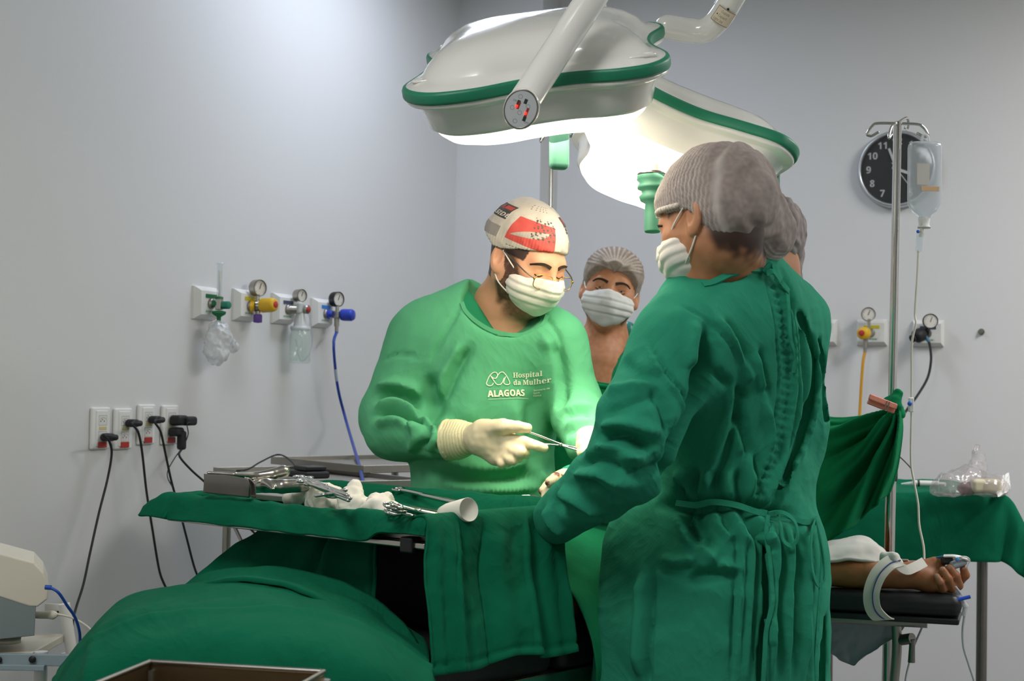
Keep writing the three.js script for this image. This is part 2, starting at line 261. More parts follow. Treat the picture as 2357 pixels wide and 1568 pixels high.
// rings of the outline: each [scale, height, lobe] where lobe 0 rounds the outline off
function rings(list, close) {
  const n = outline.length, pos = [], idx = [], uv = [];
  list.forEach(([s, y, lobe = 1], j) => outline.forEach((p, i) => { const a = Math.atan2(p.z, p.x), r = Math.hypot(p.x, p.z), rr = lerp(.255, r, lobe) * s; pos.push(Math.cos(a) * rr, y, Math.sin(a) * rr); uv.push(i / n, j); }));
  for (let j = 0; j + 1 < list.length; j++) for (let i = 0; i < n; i++) { const a = j * n + i, b = j * n + (i + 1) % n; idx.push(a, b, a + n, b, b + n, a + n); }
  const g = new THREE.BufferGeometry(); g.setAttribute('position', new THREE.Float32BufferAttribute(pos, 3)); g.setAttribute('uv', new THREE.Float32BufferAttribute(uv, 2)); g.setIndex(idx); g.computeVertexNormals(); return g;
}
const domeRings = [[.985, .0115], [.955, .0145], [.9, .021], [.875, .023, .95], [.855, .031, .9], [.82, .046, .85], [.75, .064, .75], [.64, .079, .65], [.5, .089, .5], [.25, .096, .4], [.0005, .098, .4]];
const skirtRings = [[.96, -.012], [.988, -.0125], [.986, -.02], [.975, -.024], [.925, -.027], [.905, -.032], [.885, -.05, .97], [.86, -.085, .93], [.82, -.094, .9]];
const windowRings = [[.83, -.091, .9], [.8, -.104, .88], [.74, -.12, .86], [.6, -.133, .86], [.35, -.141, .86], [.0005, -.144, .86]];
function lampHead(g, C, n, aDir, glow, size = 1) {
  const z = aDir.clone().cross(n).normalize(), x = n.clone().cross(z).normalize(), m = frame(C, x, n, z).multiply(new THREE.Matrix4().makeScale(size, size, size));
  part(g, 'top_cover', put(rings(domeRings), m), M.enamel);
  part(g, 'green_gasket', put(rings([[.96, .013], [.996, .012], [1.006, .006], [1.006, -.008], [.997, -.013], [.96, -.013]]), m), M.gasket, { label: 'green rubber edge trim' });
  const sk = part(g, 'lower_housing', put(rings(skirtRings), m), M.enamel);
  part(g, 'light_window', put(rings(windowRings), m), mat(0xfff4e0, .3, 0, { emissive: WARM.clone().lerp(new THREE.Color(1, 1, 1), .45), emissiveIntensity: glow }), { label: 'glowing domed lamp glass' });
  for (const [a, b] of [[-.235, .15], [.2, .21], [-.175, -.215]]) {            // finger grips moulded into the rim
    const q = V(a, .024, b), lp = []; for (let i = 0; i < 16; i++) { const t = i / 16 * 6.283; lp.push(V(q.x + Math.cos(t) * .03, .023, q.z + Math.sin(t) * .013)); }
    part(sk, 'finger_grip', put(tube(lp, .0035, 48, true, 8), m), M.enamel);
  }
  return m;
}
function lampLight(g, C, n, target, spot, spread, w) {
  const dn = n.clone().negate(), s = new THREE.SpotLight(WARM, spot, 0, .2, .6, 2); s.name = 'lamp_beam';
  s.position.copy(C).addScaledVector(dn, .14).sub(g.position); s.target.position.copy(target).sub(g.position); s.castShadow = true; s.shadow.radius = 7; g.add(s, s.target);
  const r = new THREE.RectAreaLight(WARM, spread, w, w * .8); r.position.copy(C).addScaledVector(dn, .135).sub(g.position); r.name = 'lamp_glow'; r.castShadow = true; g.add(r);
  r.lookAt(C.clone().addScaledVector(dn, 1));
}
const FIELD = P(1330, 1130, 3.25);
{ // front lamp, seen a little from above, with its yoke
  const C = P(1236, 142, 2.851), n = Yv.clone().multiplyScalar(.905).addScaledVector(Th, .38).addScaledVector(Rh, -.145).normalize();
  const aDir = Rh.clone().addScaledVector(Yv, .14).normalize();
  const g = thing('surgical_lamp', 'white lobed operating lamp with control panel, nearest the camera, over the bearded surgeon', 'surgical lamp', C.clone().addScaledVector(Yv, -.22), 'ceiling operating lamps');
  const m = lampHead(g, C, n, aDir, 1.8, .864);
  const hA = C.clone().addScaledVector(n, -.14), hDir = dirOf(.03, -1, .05);
  part(g, 'handle', mg([lathe([[0, -.009], [.029, -.009], [.031, 0], [.026, .007], [.018, .014]], P(1287, 290, 2.825), hDir), put(rb(.036, .086, .026, .01, 0, 0, 0, 3), basisFrom(P(1287, 338, 2.825), dirOf(.25, .05, 1)))]), M.handleGreen, { label: 'pale green handle' });
  const e0 = P(1205, 235, 2.575), e1 = P(1290, 105, 2.609), e2 = P(1395, -55, 2.644);
  const yk = part(g, 'yoke_arm', tube([e0, e1, e2, P(1450, -150, 2.765)], 0.0263, 40, false, 24), M.enamel);
  part(g, 'yoke_arm', tube([P(1535, 62, 3.084), P(1585, 70, 3.084), P(1622, 70, 3.076), P(1655, 44, 3.059), P(1690, -12, 3.024), P(1730, -80, 2.981)], 0.0246, 60, false, 24), M.enamel);
  const join0 = P(1668, 22, 3.050), join1 = P(1674, 12, 3.046);
  part(g, 'arm_joint', cyl(join0, join1, .0252), M.grey);
  part(g, 'arm_screw', ball(P(1676, 21, 3.018), .0025), M.black); part(g, 'arm_screw', ball(P(1652, 31, 3.027), .0025), M.black);
  // sticker on the far arm
  const stick = canvasTex(256, 160, (x, w, h) => { x.fillStyle = '#d9cdb4'; x.fillRect(0, 0, w, h); x.strokeStyle = '#6b5a45'; x.lineWidth = 5; x.strokeRect(5, 5, w - 10, h - 10); x.fillStyle = '#6b5a45'; x.font = '34px sans-serif'; x.fillText('Cupula', 70, 50); x.fillText('Capacit', 60, 96); x.fillText('Light Int', 24, 140); });
  { const a = P(1645, 60, 3.059), b = P(1683, 4, 3.033), ax = b.clone().sub(a).normalize(), mid = a.clone().add(b).multiplyScalar(.5);
    const ref = T0.clone().addScaledVector(ax, -T0.dot(ax)).normalize().addScaledVector(R0, .25); ref.addScaledVector(ax, -ref.dot(ax)).normalize();
    const sd = ref.clone().cross(ax).negate(), pos = [], uv = [], idx = [], N = 10;
    for (let i = 0; i <= N; i++) for (let j = 0; j < 2; j++) { const t = lerp(-.9, .9, i / N), p = mid.clone().addScaledVector(ref, Math.cos(t) * 0.0253).addScaledVector(sd, -Math.sin(t) * 0.0253).addScaledVector(ax, lerp(-.0165, .0165, j)); pos.push(p.x, p.y, p.z); uv.push(1 - i / N, j); if (i && j) { const q = i * 2; idx.push(q - 2, q, q - 1, q, q + 1, q - 1); } }
    const sg = new THREE.BufferGeometry(); sg.setAttribute('position', new THREE.Float32BufferAttribute(pos, 3)); sg.setAttribute('uv', new THREE.Float32BufferAttribute(uv, 2)); sg.setIndex(idx); sg.computeVertexNormals();
    part(g, 'sticker', sg, mat(0xffffff, .6, 0, { map: stick, side: THREE.DoubleSide }), { label: 'printed sticker' }); }
  // control panel at the end of the near arm
  const face = canvasTex(256, 300, (x, w, h) => { x.fillStyle = '#b9bfc0'; x.fillRect(0, 0, w, h); x.strokeStyle = '#5d6a6a'; x.lineWidth = 3; for (const [a, b] of [[90, 60], [175, 110], [60, 165], [130, 180], [120, 255]]) { x.beginPath(); x.arc(a, b, 16, 0, 7); x.stroke(); } x.fillStyle = '#26352f'; for (const [a, b] of [[80, 90], [130, 60], [170, 190]]) x.fillRect(a, b, 26, 40); x.fillStyle = '#8b2a26'; x.fillRect(92, 100, 20, 60); x.fillRect(172, 120, 20, 70); x.fillStyle = '#39533f'; x.font = '22px sans-serif'; x.fillText('ON', 44, 112); x.fillText('OFF', 190, 240); });
  const pm = basisFrom(P(1199, 251, 2.544), dirOf(-.18, -.28, 1), dirOf(.42, 1, 0));
  part(yk, 'panel_housing', put(mg([lathe([[0, -.026], [.031, -.024], [.033, -.0035], [.031, 0], [0, 0]], V(0, 0, 0), V(0, 0, 1))]).scale(.92, 1.08, 1), pm), M.enamel);
  const bez = new THREE.TorusGeometry(.0298, .0014, 8, 48); bez.scale(.92, 1.08, 1); bez.translate(0, 0, .0005);
  part(yk, 'panel_bezel', put(bez, pm), M.steelDark);
  const disc = new THREE.CircleGeometry(.0294, 40); disc.scale(.92, 1.08, 1); disc.translate(0, 0, .0012);
  part(yk, 'control_panel', put(disc, pm), mat(0xffffff, .4, 0, { map: face }), { label: 'grey keypad with two red level lights' });
  for (const [a, b] of [[-.0082, .0017], [.0104, -.0035]]) part(yk, 'indicator_light', put(rb(.0039, .0052, .002, .001, a, b, .002), pm), mat(0xff3020, .4, 0, { emissive: 0xff2a1a, emissiveIntensity: 1.6 }), { label: 'red level light' });
  lampLight(g, C, n, FIELD.clone().add(V(0, -.05, 0)), LAMP_SPOT, LAMP_SPREAD * .26, .3);
}
{ // second lamp, seen from below behind the front nurse
  const C = P(1572, 340, 3.183), n = Yv.clone().multiplyScalar(.91).addScaledVector(Th, -.2).addScaledVector(Rh, .36).normalize();
  const aDir = Rh.clone().addScaledVector(Yv, -.4).normalize().negate();
  const g = thing('surgical_lamp', 'white lobed operating lamp whose lit underside shows behind the gathered grey cap', 'surgical lamp', C.clone().addScaledVector(Yv, -.35), 'ceiling operating lamps');
  lampHead(g, C, n, aDir, 2.3, .865);
  const a = P(1503, 404, 3.027), hd = dirOf(.0, -1, .06), k = (t) => a.clone().addScaledVector(hd, t);
  const h = part(g, 'handle', mg([lathe([[0, 0], [.036, 0], [.037, .004], [.037, .012], [.031, .018], [.036, .026], [.035, .032], [.026, .036], [.026, .044], [.032, .05], [.028, .06], [.017, .066], [.019, .09], [.019, .128], [.017, .132], [0, .132]].map(p => [p[0] * .865, p[1] * .865]), a, hd)]), M.handleGreen, { label: 'ribbed pale green handle' });
  part(h, 'steel_collar', lathe([[.026, -.005], [.0316, -.0045], [.0316, .001], [.026, .002]], a, hd), M.steel);
  part(g, 'handle_stem', cyl(a.clone().addScaledVector(hd, -.02), a, .016), M.enamel);
  part(g, 'suspension_arm', tube([P(1500, 270, 3.244), P(1440, 190, 3.287), P(1385, 90, 3.287), P(1368, -20, 3.244), P(1368, -130, 3.200)], .024, 50, false, 20).clone(), M.enamel);
  lampLight(g, C, n, FIELD.clone().add(V(0, -.05, 0)), LAMP_SPOT * .8, LAMP_SPREAD * .3, .28);
}
// ---------------------------------------------------------------- wall fittings
const LR = V(0, 0, -1), LN = V(1, 0, 0), BR = V(1, 0, 0), BN = V(0, 0, 1);
const wallM = (side, px, py, off = 0) => side === 'L' ? frame(onLeft(px, py, off), LR, Yv, LN) : frame(onBack(px, py, ZB + off), BR, Yv, BN);
const cGreen = mat(0x0f6b3c, .5), cYellow = mat(0xe0b21c, .45), cBlueTag = mat(0x2f80d0, .5), cBlue = mat(0x2440b8, .4), cSlate = mat(0x47506a, .5), cTeal = mat(0x1d7d66, .4), cRed = mat(0xb3302a, .5), cPurple = mat(0x6a4aa0, .5), cYellowTag = mat(0xcfc21a, .5);
const tagPrint = canvasTex(128, 40, (x, w, h) => { x.fillStyle = '#d8d6cc'; x.fillRect(0, 0, w, h); x.fillStyle = '#5f9c84'; for (const [a, b] of [[6, 18], [30, 12], [48, 20], [74, 14], [92, 22]]) x.fillRect(a, 10, b, 20); });
const printMat = mat(0xffffff, .6, 0, { map: tagPrint });
function gasPanel(side, px, py, tag, label) {                // white box with sloping edges, coloured tag and outlet
  const m = wallM(side, px, py), g = thing('gas_outlet', label, 'gas outlet', V().setFromMatrixPosition(m), 'medical gas outlets');
  const pos = [], W0 = .058, W1 = .05, H0 = .05, H1 = .036, D = .03, idx = [];
  const c = (w, h, z) => [[-w, -h, z], [w, -h, z], [w, h, z], [-w, h, z]];
  const faces = [c(W1, H1, D)]; const a = c(W0, H0, .0), b = c(W0, H0, .008), e = c(W1, H1, D);
  for (let i = 0; i < 4; i++) { const j = (i + 1) % 4; faces.push([a[i], a[j], b[j], b[i]], [b[i], b[j], e[j], e[i]]); }
  for (const f of faces) for (const k of [0, 1, 2, 0, 2, 3]) pos.push(...f[k]);
  const bg = new THREE.BufferGeometry(); bg.setAttribute('position', new THREE.Float32BufferAttribute(pos, 3)); bg.computeVertexNormals();
  part(g, 'cover', put(bg, m), M.white);
  part(g, 'colour_tag', put(rb(.06, .012, .002, .0008, .002, .021, D + .001), m), tag);
  const pr = new THREE.PlaneGeometry(.055, .01); pr.translate(0, -.026, D + .0006); part(g, 'printed_label', put(pr, m), printMat);
  part(g, 'socket_ring', put(lathe([[.006, 0], [.016, 0], [.016, .006], [.012, .01], [.006, .01]], V(0, -.002, D), V(0, 0, 1)), m), M.steelSatin);
  return m;
}
const gaugeFace = canvasTex(128, 128, (x) => { x.fillStyle = '#d6d2c8'; x.fillRect(0, 0, 128, 128); x.strokeStyle = '#55504a'; x.lineWidth = 3; for (let i = 0; i < 21; i++) { const a = 2.4 + i / 20 * 4.6, r = i % 5 ? 50 : 44; x.beginPath(); x.moveTo(64 + Math.cos(a) * 56, 64 + Math.sin(a) * 56); x.lineTo(64 + Math.cos(a) * r, 64 + Math.sin(a) * r); x.stroke(); } });
const gaugeMat = mat(0xffffff, .5, 0, { map: gaugeFace });
function gauge(g, c, dir, R, body, up = Yv) {                // round pressure gauge: case, dial, needle, glass
  const m = basisFrom(c, dir, up), cs = part(g, 'gauge_case', put(lathe([[0, -.022], [R, -.022], [R * 1.04, -.016], [R * 1.04, .004], [R * .95, .005], [R * .92, .001]], V(0, 0, 0), V(0, 0, 1)), m), body);
  const d = new THREE.CircleGeometry(R * .93, 32); d.translate(0, 0, .001); part(cs, 'gauge_dial', put(d, m), gaugeMat);
  part(cs, 'gauge_needle', put(rb(R * .08, R * .8, .001, .0004, 0, R * .25, .0025).rotateZ(-.35), m), M.black);
  part(cs, 'gauge_bezel', put(lathe([[R * .92, .001], [R * .95, .005], [R * 1.04, .004]], V(0, 0, 0), V(0, 0, 1)), m), M.steelSatin);
}
const wp = (m, x, y, z) => V(x, y, z).applyMatrix4(m);
const wq = (m, x, y, z) => V(x, y, .03 + (z - .03) * .55).applyMatrix4(m);
const wd = (m, x, y, z) => V(x, y, z).transformDirection(m);
// left wall row
const m1 = gasPanel('L', 466, 698, cGreen, 'white gas outlet with green tag behind the glass flow tube, left wall');
const m2 = gasPanel('L', 556, 703, cYellowTag, 'white gas outlet with yellow tag behind the yellow regulator, left wall');
const m3 = gasPanel('L', 644, 711, cSlate, 'white gas outlet with slate tag behind the vacuum jar, left wall');
const m4 = gasPanel('L', 732, 721, cBlueTag, 'white gas outlet with blue tag behind the blue regulator, left wall');
{ const g = thing('oxygen_flowmeter', 'green flowmeter with tall clear tube on the leftmost gas outlet', 'flowmeter', wq(m1, .01, -.06, .05));
  part(g, 'coupling', cyl(wq(m1, 0, -.002, .03), wq(m1, 0, -.002, .075), .011), cGreen);
  part(g, 'inlet_nut', cyl(wq(m1, 0, -.002, .032), wq(m1, 0, -.002, .045), .014, .014, 6), M.steel);
  const x = wq(m1, 0, 0, .085);
  part(g, 'valve_body', put(rb(.018, .036, .02, .003, 0, -.003, .06), m1), M.steel);
  part(g, 'flow_tube', lathe([[.0085, 0], [.0085, .1], [.011, .103], [.011, .106], [.0, .106]], wq(m1, 0, .016, .085), Yv), M.clear);
  part(g, 'inner_rod', cyl(wq(m1, 0, .0, .085), wq(m1, 0, .1, .085), .0035), M.chrome);
  part(g, 'tube_ring', lathe([[.012, 0], [.0125, .006], [.009, .008]], wq(m1, 0, .012, .085), Yv), cGreen);
  part(g, 'control_knob', lathe([[0, 0], [.01, 0], [.012, .004], [.012, .028], [.009, .031], [0, .031]], wq(m1, .006, -.006, .092), wd(m1, -.05, 0, 1)), cTeal);
  part(g, 'outlet_nipple', lathe([[.004, 0], [.022, -.004], [.02, -.012], [.007, -.02], [.006, -.034], [.014, -.042], [.02, -.046], [.0, -.05]], wq(m1, 0, -.022, .085), Yv), cGreen); }
{ // crumpled plastic bag hung on the flowmeter
  const b = new Body(), c = wq(m1, .0, -.13, .1);
  b.cone(wq(m1, 0, -.072, .09), wq(m1, -.01, -.1, .09), .014, .03, .02).cone(wq(m1, -.01, -.1, .09), wq(m1, -.02, -.15, .095), .028, .034, .03).cone(wq(m1, .0, -.105, .1), wq(m1, .055, -.135, .12), .028, .014, .03).cone(wq(m1, -.01, -.16, .095), wq(m1, .01, -.162, .1), .02, .016, .02);
  single('plastic_bag', 'crumpled translucent plastic bag tied under the green flowmeter', 'plastic bag', b.mesh(.004, { move: p => fbm(p.x * 34, p.y * 34, p.z * 34) * .013 + Math.abs(noise(p.x * 60, p.y * 60, p.z * 60)) * .006 }), phys(0xeceeee, .22, { transmission: .55, thickness: 0 })); }
{ const g = thing('gas_regulator', 'yellow knob pressure regulator with red button, left wall', 'regulator', wq(m2, .01, -.05, .06));
  part(g, 'coupling', mg([cyl(wq(m2, 0, -.002, .03), wq(m2, .006, -.002, .06), .016), cyl(wq(m2, 0, -.004, .035), wq(m2, .004, -.004, .048), .021, .021, 6)]), cYellow);
  part(g, 'valve_body', cyl(wq(m2, .006, -.002, .055), wq(m2, .02, -.001, .082), .018), M.steel);
  const k = part(g, 'knob', lathe([[0, 0], [.019, 0], [.023, .005], [.023, .04], [.02, .052], [.014, .056], [0, .056]], wq(m2, .022, 0, .085), wd(m2, -.12, .05, 1)), cYellow);
  part(k, 'red_button', lathe([[0, 0], [.0105, 0], [.0105, .003], [0, .004]], wq(m2, .022, 0, .085).addScaledVector(wd(m2, -.12, .05, 1), .0555), wd(m2, -.12, .05, 1)), cRed);
  part(g, 'gauge_stem', cyl(wq(m2, .012, .01, .07), wq(m2, .012, .036, .07), .006), M.steel);
  gauge(g, wq(m2, .014, .056, .078), wd(m2, -.3, 0, .95), .026, M.steelSatin);
  part(g, 'outlet_cap', lathe([[.0, 0], [.012, 0], [.014, -.004], [.014, -.026], [.0, -.028]], wq(m2, .015, -.028, .07), Yv), cPurple);
  part(g, 'outlet_thread', cyl(wq(m2, .015, -.012, .07), wq(m2, .015, -.03, .07), .008), M.steel); }
{ const g = thing('vacuum_jar', 'clear glass suction jar with gauge and red-tipped knob, left wall', 'suction jar', wq(m3, .04, -.17, .08));
  part(g, 'coupling', cyl(wq(m3, 0, -.002, .03), wq(m3, .02, -.002, .065), .014), M.steelSatin);
  part(g, 'valve_head', mg([put(rb(.034, .04, .03, .008, .03, .004, .055), m3), lathe([[.014, 0], [.02, -.03], [.022, -.045], [.03, -.05], [.03, -.06]], wq(m3, .036, -.012, .08), Yv)]), phys(0xd8dcda, .25, { transmission: .3, thickness: 0 }));
  gauge(g, wq(m3, .036, .046, .086), wd(m3, -.3, 0, .95), .021, M.steelSatin);
  part(g, 'gauge_stem', cyl(wq(m3, .032, .02, .076), wq(m3, .034, .032, .08), .008), M.white);
  const k = part(g, 'knob', lathe([[0, 0], [.014, 0], [.015, .02], [.0, .021]], wq(m3, .046, .0, .09), wd(m3, -.12, 0, 1)), M.steelSatin);
  part(k, 'red_button', lathe([[0, 0], [.0095, 0], [.0095, .004], [0, .005]], wq(m3, .046, .0, .09).addScaledVector(wd(m3, -.12, 0, 1), .0205), wd(m3, -.12, 0, 1)), cRed);
  part(g, 'jar', lathe([[.0, -.176], [.03, -.176], [.036, -.17], [.037, -.085], [.033, -.072], [.031, -.064], [.033, -.06], [.029, -.058], [.029, -.066], [.0335, -.085], [.0335, -.166], [0, -.17]], wq(m3, .038, -.005, .082), Yv), phys(0xf6faf8, .04, { transmission: .92, thickness: 0, ior: 1.5 }));
  part(g, 'jar_lid', lathe([[0, -.05], [.033, -.052], [.034, -.062], [.031, -.064]], wq(m3, .038, -.005, .082), Yv), M.cloudy);
  part(g, 'suction_tube', tube([wq(m3, .05, .0, .1), wq(m3, .075, -.03, .11), wq(m3, .1, -.1, .1), wq(m3, .11, -.15, .07), wq(m3, .09, -.17, .03), wq(m3, .07, -.1, .015)], .003), M.clear); }
{ const g = thing('gas_regulator', 'blue knob pressure regulator with black gauge, left wall', 'regulator', wq(m4, .01, -.06, .06));
  part(g, 'coupling', mg([cyl(wq(m4, 0, -.002, .03), wq(m4, .01, -.002, .068), .012), cyl(wq(m4, .004, -.003, .04), wq(m4, .006, -.003, .054), .018, .018, 6)]), cBlue);
  part(g, 'valve_body', put(rb(.032, .026, .026, .004, .028, -.004, .06), m4), M.steelSatin);
  const a = wq(m4, .043, -.004, .095), d = wd(m4, .05, -.02, 1);
  part(g, 'knob', lathe([[0, 0], [.012, 0], [.019, .004], [.021, .012], [.021, .042], [.017, .05], [0, .052]], a, d), cBlue);
  part(g, 'gauge_stem', cyl(wq(m4, .028, .006, .085), wq(m4, .028, .03, .085), .006), M.steel);
  gauge(g, wq(m4, .03, .05, .088), wd(m4, -.3, 0, .95), .0255, M.black);
  part(g, 'hose_fitting', mg([cyl(wq(m4, .026, -.014, .085), wq(m4, .027, -.045, .085), .009), cyl(wq(m4, .027, -.045, .085), wq(m4, .027, -.07, .085), .0065)]), M.steelSatin);
  const hp = [wq(m4, .027, -.065, .085), onLeft(768, 790, .085), onLeft(772, 850, .08), onLeft(780, 905, .08), onLeft(797, 970, .1), P(812, 1022, 4.95), P(824, 1062, 4.45), P(834, 1105, 4.02), P(846, 1190, 3.9), P(850, 1330, 3.9)];
  single('gas_hose', 'blue gas hose hanging from the blue regulator, left wall', 'hose', mg([tube(hp, .0052, 80)]), mat(0x1d3f9a, .45));
  const hc = curve(hp); single('hose_label', 'pale paper band around the hanging blue gas hose', 'tape', tube([hc.getPoint(.225), hc.getPoint(.25), hc.getPoint(.275)], .0058, 12), mat(0xaab4c4, .7)); }
// back wall row
const b1 = gasPanel('B', 1893, 766, cGreen, 'white gas outlet with green tag beside the nurse\'s back, back wall');
const b2 = gasPanel('B', 2008, 766, cYellowTag, 'white gas outlet with yellow tag behind the yellow knob, back wall');
const b3 = gasPanel('B', 2137, 768, cSlate, 'white gas outlet with dark tag behind the black valve, back wall');
function flat(m, o, x, y, z) { return wp(m, o[0] + x, o[1] + y, o[2] + z); }
{ const g = thing('gas_regulator', 'green valve with pale dial gauge half hidden by the nurse, back wall', 'regulator', wp(b1, 0, -.04, .05));
  part(g, 'coupling', cyl(wp(b1, 0, -.002, .03), wp(b1, -.004, -.002, .07), .013), cGreen);
  part(g, 'knob', lathe([[0, 0], [.018, 0], [.02, .02], [.014, .03], [0, .03]], wp(b1, -.008, -.004, .07), wd(b1, -.3, 0, .95)), cGreen);
  part(g, 'gauge_stem', cyl(wp(b1, -.002, .0, .06), wp(b1, -.002, .05, .06), .006), M.steel);
  gauge(g, wp(b1, -.004, .068, .062), wd(b1, .25, 0, .97), .026, M.steelSatin); }
{ const g = thing('gas_regulator', 'yellow knob valve with red button and pale gauge, back wall', 'regulator', wp(b2, 0, -.06, .05));
  part(g, 'coupling', cyl(wp(b2, 0, -.002, .03), wp(b2, -.006, -.004, .08), .014), M.steelSatin);
  const k = part(g, 'knob', lathe([[0, 0], [.02, 0], [.024, .006], [.024, .03], [.019, .04], [0, .042]], wp(b2, -.012, -.006, .08), wd(b2, -.2, 0, .98)), cYellow);
  part(k, 'red_button', lathe([[0, 0], [.0115, 0], [.0115, .003], [0, .004]], wp(b2, -.0205, -.006, .121), wd(b2, -.2, 0, .98)), cRed);
  part(g, 'gauge_stem', cyl(wp(b2, -.002, .01, .07), wp(b2, -.002, .05, .07), .006), M.steel);
  gauge(g, wp(b2, -.004, .068, .072), wd(b2, .25, 0, .97), .026, M.steelSatin);
  part(g, 'hose_fitting', mg([cyl(wp(b2, -.012, -.02, .075), wp(b2, -.014, -.06, .075), .009), cyl(wp(b2, -.014, -.06, .075), wp(b2, -.015, -.078, .075), .0065)]), M.steelSatin);
  single('gas_hose', 'yellow gas hose hanging from the yellow valve, back wall', 'hose', tube([wp(b2, -.0145, -.076, .075), onBack(1987, 830, ZB + .08), onBack(1983, 880, ZB + .08), onBack(1979, 950, ZB + .08), onBack(1972, 1060, ZB + .1), onBack(1965, 1200, ZB + .1)], .0056), mat(0xd0950e, .45)); }
{ const g = thing('gas_regulator', 'black valve tilted down with a round pale gauge, back wall', 'regulator', wp(b3, 0, -.06, .05));
  part(g, 'coupling', cyl(wp(b3, 0, .0, .03), wp(b3, -.004, .0, .07), .016), M.black);
  part(g, 'valve_body', mg([lathe([[0, 0], [.02, 0], [.026, .01], [.026, .034], [.018, .044], [0, .046]], wp(b3, -.01, -.002, .075), wd(b3, -.6, -.38, .7)), lathe([[0, 0], [.013, 0], [.015, .012], [0, .014]], wp(b3, -.038, -.02, .108), wd(b3, -.6, -.38, .7))]), M.rubber);
  part(g, 'gauge_stem', cyl(wp(b3, .0, .01, .075), wp(b3, .012, .03, .08), .007), M.black);
  gauge(g, wp(b3, .018, .044, .085), wd(b3, .3, 0, .95), .027, M.black);
  part(g, 'hose_fitting', cyl(wp(b3, .0, -.012, .085), wp(b3, .013, -.035, .085), .006), mat(0x2f6f8f, .5));
  single('gas_hose', 'black gas hose curving down from the black valve, back wall', 'hose', tube([wp(b3, .013, -.035, .085), onBack(2141, 800, ZB + .085), onBack(2143, 830, ZB + .09), onBack(2135, 870, ZB + .1), onBack(2112, 910, ZB + .13), onBack(2090, 940, ZB + .18), onBack(2060, 985, ZB + .2), onBack(2020, 1060, ZB + .2)], .0048), M.rubber); }
{ const o = onBack(2259, 764, ZB); single('wall_bolt', 'small dark metal bolt in the back wall right of the black hose', 'bolt', mg([cyl(o, o.clone().add(V(0, 0, .02)), .008, .007), cyl(o.clone().add(V(0, 0, .002)), o.clone().add(V(0, 0, .006)), .012)]), M.steelDark); }
// clock
{ const o = onBack(2066, 391, ZB), m = frame(o, BR, Yv, BN), R = .152, g = thing('wall_clock', 'round black-faced wall clock with silver rim behind the infusion stand', 'clock', o.clone().add(V(0, -R, 0)));
  part(g, 'rim', put(lathe([[.02, .0], [R, .0], [R * 1.0, .012], [R * .97, .034], [R * .91, .04], [R * .885, .03], [R * .88, .022]], V(0, 0, 0), V(0, 0, 1), 64), m), mat(0xc4c8cc, .3, .9));
  const tex = canvasTex(512, 512, (x) => { x.fillStyle = '#17181a'; x.fillRect(0, 0, 512, 512); x.fillStyle = '#b9bbb9'; x.font = 'bold 70px sans-serif'; x.textAlign = 'center'; x.textBaseline = 'middle'; for (let i = 1; i <= 12; i++) { const a = i * Math.PI / 6; x.fillText(String(i), 256 + Math.sin(a) * 202, 256 - Math.cos(a) * 202); } x.fillStyle = '#77797a'; x.fillRect(236, 160, 40, 14); });
  const d = new THREE.CircleGeometry(R * .89, 64); d.translate(0, 0, .022); part(g, 'dial', put(d, m), mat(0xffffff, .5, 0, { map: tex }));
  const hand = (w, l, tail, ang, z) => { const b = rb(w, l + tail, .0015, .0006, 0, (l - tail) / 2, 0); b.rotateZ(-ang); b.translate(0, 0, z); return put(b, m); };
  part(g, 'hour_hand', hand(.011, .055, .018, 1.95, .0265), mat(0xbfc1bf, .4)); part(g, 'minute_hand', hand(.009, .085, .02, -.35, .029), mat(0xbfc1bf, .4)); part(g, 'second_hand', hand(.003, .085, .03, 2.5, .031), mat(0xbfc1bf, .4));
  part(g, 'hub', put(lathe([[0, .024], [.007, .024], [.007, .033], [0, .034]], V(0, 0, 0), V(0, 0, 1)), m), M.steel);
  const gl = new THREE.CircleGeometry(R * .885, 64); gl.translate(0, 0, .036); part(g, 'cover_glass', put(gl, m), M.glass); }
// mains sockets with their plugs and cords
const sockTex = canvasTex(64, 48, (x) => { x.fillStyle = '#dcdad4'; x.fillRect(0, 0, 64, 48); x.strokeStyle = '#9a9a98'; x.lineWidth = 2; x.strokeRect(1, 1, 62, 46); x.fillStyle = '#77736c'; x.beginPath(); x.ellipse(34, 24, 24, 13, 0, 3.3, 6.1); x.stroke(); for (const [a, b] of [[16, 28], [28, 20], [42, 28]]) { x.beginPath(); x.arc(a, b, 4, 0, 7); x.fill(); } });
const sockMat = mat(0xffffff, .5, 0, { map: sockTex });
const sockets = [[226, 986, 'first from the left, only its lower outlet used'], [278, 987, 'second from the left, its upper outlet used'], [332, 977, 'third from the left, mounted a little higher'], [386, 978, 'rightmost, with two plugs in it']].map(([px, py, which]) => {
  const m = wallM('L', px, py), g = thing('power_socket', 'white double wall socket with red tag, ' + which, 'socket', wp(m, 0, -.06, 0), 'wall sockets on the left wall');
  part(g, 'plate', put(rb(.08, .116, .011, .009, 0, 0, .0055, 3), m), M.white);
  part(g, 'inner_plate', put(rb(.05, .098, .004, .002, 0, 0, .0115), m), M.white);
  for (const y of [.022, -.022]) { const q = new THREE.PlaneGeometry(.036, .028); q.translate(.002, y, .0138); part(g, 'outlet', put(q, m), sockMat); }
  part(g, 'yellow_tag', put(rb(.032, .009, .001, .0004, .002, .0008, .014), m), mat(0xcfc08a, .6));
  part(g, 'red_tag', put(rb(.038, .016, .001, .0004, .002, -.045, .0142), m), cRed);
  return m;
});
